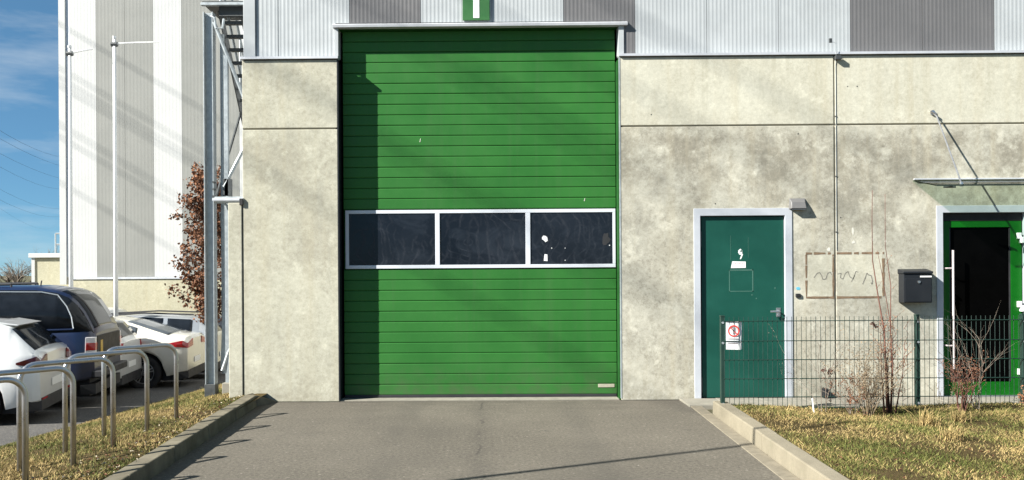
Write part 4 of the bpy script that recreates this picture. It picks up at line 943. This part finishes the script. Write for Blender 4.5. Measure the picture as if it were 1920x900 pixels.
car('blue_pickup', (-6.43, 14.75, hpark(14.75)+.04), PI+.17, 'dark blue pickup with a windowed hardtop over its bed', 'pickup', 5.3, 1.86,
    [(0, 1.2), (.02, 1.26), (.09, 1.4), (.17, 1.55), (.27, 1.7), (.4, 1.82), (.58, 1.90), (.9, 1.945), (1.6, 1.95), (3.3, 1.93), (4.05, 1.2), (5.1, 1.08), (5.3, .8)], [(0, 1.22), (5.3, 1.12)], CARBLUE, [(.02, 1.48), (1.72, 2.5), (2.58, 3.3)], (.03, .52), (3.36, 4.0), (1.05, 4.3), .38, .36, .16, None, None, pickup_extra)
car('small_white_car', (-6.85, 16.75, hpark(16.75)), PI+.14, 'small white hatchback almost hidden beyond the blue pickup', 'car', 3.7, 1.66,
    [(0, 1.0), (.03, 1.04), (.3, 1.36), (.5, 1.42), (1.3, 1.47), (2.0, 1.43), (2.75, 1.02), (3.5, .8), (3.7, .6)], [(0, 1.0), (3.7, .85)], CARWHITE, [(.45, .95), (1.0, 1.9)], (.06, .28), (2.05, 2.7), (.6, 3.0), .3, .22, .17, (.78, .98, .12, .1, REDL, 0))
car('white_coupe', (-6.2, 18.55, hpark(18.55)), PI+.1, 'white fastback coupe with pointed red tail lights and large alloy wheel', 'car', 4.6, 1.84,
    [(0, 1.0), (.05, 1.06), (.16, 1.08), (.35, 1.1), (1.15, 1.36), (1.6, 1.44), (2.1, 1.46), (2.6, 1.42), (3.5, 1.0), (4.4, .78), (4.6, .6)], [(0, .98), (.8, 1.04), (3.4, .94), (4.6, .75)], CARIVORY, [(1.0, 1.7), (1.8, 2.9)], (.4, 1.25), (2.66, 3.42), (.86, 3.7), .35, .24, .22, (.84, 1.0, .5, .42, REDL, 1.), CARGLASS_L)
def estate_extra(t, ys, hw):
    for s in (-1, 1): MB().tube([(.5, s*.6, 1.5), (1.6, s*.6, 1.545), (2.6, s*.6, 1.5)], .018, 6).build('roof_rail', PLASTIC, t)
car('silver_estate', (-6.35, 20.75, hpark(20.75)), PI+.1, 'silver estate car with red tail light close behind the steel column', 'car', 4.6, 1.8,
    [(0, 1.0), (.04, 1.05), (.35, 1.38), (.55, 1.46), (1.6, 1.52), (2.4, 1.46), (3.2, 1.02), (4.4, .8), (4.6, .6)], [(0, 1.0), (4.6, .8)], CARSILVER, [(.5, 1.05), (1.15, 1.9), (2.0, 2.8)], (.06, .34), (2.46, 3.15), (.8, 3.6), .32, .22, .18, (.8, 1.05, .3, .3, REDL, 1.), None, estate_extra)
car('white_estate', (-9.6, 23.4, hpark(23.4)), PI-.02, 'white car with roof rails in the back row by the concrete base', 'car', 4.6, 1.8,
    [(0, 1.1), (.04, 1.2), (.4, 1.6), (.6, 1.66), (1.6, 1.7), (2.4, 1.64), (3.2, 1.1), (4.4, .9), (4.6, .6)], [(0, 1.05), (4.6, .8)], CARWHITE, [(.5, 1.05), (1.15, 1.9), (2.0, 2.8)], (.06, .34), (2.46, 3.15), (.8, 3.6), .32, .22, .18, (.8, 1.05, .3, .3, REDL, 1.), None, estate_extra)
car('dark_car', (-6.45, 23.1, hpark(23.1)), PI, 'dark car with red tail lights glimpsed between steel column and concrete pier', 'car', 4.4, 1.8,
    [(0, 1.0), (.04, 1.05), (.35, 1.38), (.55, 1.46), (1.6, 1.5), (2.4, 1.44), (3.2, 1.02), (4.2, .8), (4.4, .6)], [(0, 1.0), (4.4, .8)], CARDARK, [(.5, 1.05), (1.15, 1.9), (2.0, 2.8)], (.06, .34), (2.46, 3.15), (.8, 3.5), .32, .22, .18, (.75, 1.1, .3, .3, REDL, .5))

# ------------------------------------------------------------ trees
tr_ = thing('copper_tree', (-5.35, 16.6, -.7), 'slim young tree still full of dry copper brown leaves behind the steel column', 'tree')
q = random.Random(77); trunk = MB(); crown = MB(); bx, by = -5.33, 16.6
tp = [(bx, by, hpark(by)-.05), (bx+.02, by, .8), (bx-.02, by+.03, 2.0), (bx+.01, by, 3.0), (bx+.0, by, 3.55)]
trunk.tube(tp, [.06, .05, .035, .02, .006], 8); ends = []
for i in range(96):
    z = q.uniform(.55, 3.3); a = q.uniform(0, 6.28); k = q.uniform(.5, 1.0); mxr = .58*(1-abs((z-1.4)/2.35)**2.2)+.08
    base = Vector((bx, by, z)); ln = mxr*q.uniform(.55, 1.1); d = Vector((math.cos(a), math.sin(a), q.uniform(.4, 1.2))).normalized()
    p1 = base+d*ln*.5; p2 = p1+(d+Vector((q.gauss(0, .3), q.gauss(0, .3), .2))).normalized()*ln*.5
    trunk.tube([base, p1, p2], [.012, .008, .003], 5); ends += [(p1, .07), (p2, .07), ((p1+p2)/2, .06), (p2+(p2-p1)*.25, .045), (base+d*ln*.2, .08)]
for p, sg_ in ends:
    for _ in range(q.randint(10, 26)):
        c = p+Vector((q.gauss(0, sg_), q.gauss(0, sg_), q.gauss(0, sg_)))
        a = Vector((q.gauss(0, 1), q.gauss(0, 1), q.gauss(0, 1)-.5)).normalized()*q.uniform(.035, .085); b = a.orthogonal().normalized(); b.rotate(Matrix.Rotation(q.uniform(0, 6.28), 3, a.normalized())); b *= a.length*.42; nrm = a.cross(b).normalized()*a.length*.15
        crown.raw([c, c+a*.45+b+nrm, c+a, c+a*.45-b+nrm], [(0, 1, 2), (0, 2, 3)], q.choice((0, 0, 1, 1, 2)))
trunk.build('trunk', BARK, tr_, smooth=True); crown.build('crown', [BROWN1, BROWN2, BROWN3], tr_)
for i, (x, y, h, lab) in enumerate(((-66, 120, 3.6, 'bare grey tree at the far left, lowest of the distant trees'), (-63.5, 118, 4.6, 'bare grey tree second from the left among the distant trees'), (-61, 121, 5.4, 'tall bare grey tree third from the left among the distant trees'), (-58.6, 119, 6.0, 'tallest bare grey tree, half hidden by the concrete annex'))):
    t = thing('bare_tree', (x, y, -1.6), lab, 'tree', 'distant bare trees'); q = random.Random(50+i); tb = MB(); cb_ = MB()
    tb.tube([(x, y, -1.7), (x, y, h*.35)], [.22, .14], 6)
    for k in range(22): twigs(cb_, (x, y, -.8+q.uniform(0, h*.35)), (q.gauss(0, .6), q.gauss(0, .6), 1), h*q.uniform(.45, .7), .075, 2, q, .5, 5, 3)
    tb.build('trunk', BARK, t); cb_.build('crown', GREYTWIG, t)

# ------------------------------------------------------------ overhead power lines: high to the left, running off behind the white hall
CABLES = [[(4.5,-71.97,28.79),(-1.31,-56.25,26.8),(-7.11,-40.54,25.06),(-12.92,-24.83,23.55),(-18.73,-9.11,22.29),(-24.53,6.6,21.26),(-30.34,22.32,20.47),(-36.14,38.03,19.92),(-43.53,58.03,19.57),(-48.27,70.84,19.55),(-53.0,83.66,19.69),(-57.73,96.47,19.98),(-62.47,109.28,20.44),(-67.2,122.09,21.05),(-71.93,134.91,21.83),(-76.67,147.72,22.76),(-81.4,160.53,23.85),(-86.13,173.34,25.1),(-90.87,186.16,26.51),(-95.6,198.97,28.08),(-100.34,211.78,29.81),(-105.07,224.6,31.7)],[(0.44,-71.78,27.45),(-5.14,-56.06,25.84),(-10.72,-40.35,24.41),(-16.3,-24.64,23.16),(-21.88,-8.92,22.11),(-27.46,6.79,21.25),(-33.04,22.51,20.57),(-38.62,38.22,20.08),(-45.72,58.22,19.73),(-50.36,71.28,19.66),(-54.99,84.33,19.73),(-59.63,97.39,19.92),(-64.26,110.44,20.25),(-68.9,123.49,20.7),(-73.54,136.55,21.29),(-78.17,149.6,22.0),(-82.81,162.66,22.85),(-87.44,175.71,23.82),(-92.08,188.77,24.92),(-96.72,201.82,26.16),(-101.35,214.88,27.52),(-105.99,227.93,29.01)],[(-1.7,-71.97,26.73),(-7.37,-56.25,25.4),(-13.04,-40.54,24.21),(-18.71,-24.83,23.16),(-24.37,-9.11,22.26),(-30.04,6.6,21.5),(-35.71,22.32,20.89),(-41.38,38.03,20.42),(-48.59,58.03,20.04),(-54.26,73.74,19.9),(-59.92,89.44,19.9),(-65.58,105.14,20.05),(-71.25,120.85,20.35),(-76.91,136.55,20.79),(-82.58,152.26,21.37),(-88.24,167.96,22.1),(-93.9,183.66,22.97),(-99.57,199.37,23.99),(-105.23,215.07,25.15),(-110.9,230.78,26.45),(-116.56,246.48,27.9),(-122.23,262.18,29.49)],[(-2.52,-54.07,24.94),(-8.69,-38.36,23.62),(-14.86,-22.65,22.45),(-21.04,-6.93,21.43),(-27.21,8.78,20.55),(-33.38,24.5,19.83),(-39.56,40.21,19.26),(-45.73,55.93,18.83),(-53.59,75.93,18.51),(-60.29,92.99,18.43),(-66.99,110.05,18.52),(-73.7,127.11,18.79),(-80.4,144.17,19.23),(-87.1,161.23,19.85),(-93.8,178.29,20.65),(-100.51,195.35,21.62),(-107.21,212.41,22.77),(-113.91,229.47,24.1),(-120.61,246.53,25.6),(-127.32,263.59,27.28),(-134.02,280.65,29.13),(-140.72,297.71,31.16)],[(-0.79,-54.07,22.14),(-7.35,-38.36,21.21),(-13.91,-22.65,20.38),(-20.48,-6.93,19.64),(-27.04,8.78,18.99),(-33.61,24.5,18.44),(-40.17,40.21,17.98),(-46.74,55.93,17.62),(-55.09,75.93,17.29),(-65.16,100.03,17.11),(-75.23,124.14,17.14),(-85.3,148.24,17.4),(-95.37,172.35,17.88),(-105.44,196.46,18.58),(-115.51,220.56,19.51),(-125.58,244.67,20.66),(-135.65,268.78,22.03),(-145.72,292.88,23.62),(-155.79,316.99,25.44),(-165.86,341.09,27.48),(-175.93,365.2,29.74),(-186.0,389.31,32.23)],[(-0.28,-54.07,20.42),(-6.96,-38.36,19.61),(-13.64,-22.65,18.87),(-20.32,-6.93,18.22),(-27.0,8.78,17.64),(-33.68,24.5,17.14),(-40.36,40.21,16.73),(-47.04,55.93,16.39),(-55.54,75.93,16.08),(-67.07,103.07,15.86),(-78.61,130.21,15.87),(-90.14,157.36,16.13),(-101.68,184.5,16.62),(-113.22,211.65,17.36),(-124.75,238.79,18.32),(-136.29,265.94,19.53),(-147.83,293.08,20.98),(-159.36,320.22,22.66),(-170.9,347.37,24.58),(-182.44,374.51,26.73),(-193.97,401.66,29.13),(-205.51,428.8,31.76)],[(1.7,-54.45,23.07),(-5.58,-38.73,22.62),(-12.87,-23.02,22.19),(-20.16,-7.3,21.81),(-27.45,8.41,21.45),(-34.74,24.13,21.13),(-42.02,39.84,20.85),(-49.31,55.55,20.6),(-58.59,75.55,20.33),(-91.94,147.47,19.82),(-125.29,219.38,20.03),(-158.64,291.3,20.95),(-191.99,363.21,22.59),(-225.34,435.13,24.95),(-258.69,507.04,28.03),(-292.04,578.96,31.82),(-325.39,650.87,36.33),(-358.74,722.78,41.56),(-392.09,794.7,47.5),(-425.44,866.61,54.16),(-458.79,938.53,61.54),(-492.14,1010.44,69.64)]]
pos = ['highest', 'second highest', 'third', 'middle', 'fifth', 'second lowest', 'lowest']
for i, pts in enumerate(CABLES):
    tag(MB().tube(pts, .019, 5, cap=False).build('power_cable', CABLE), pos[i]+' of the seven power cables crossing the sky at the left', 'cable', 'power cables crossing the sky')
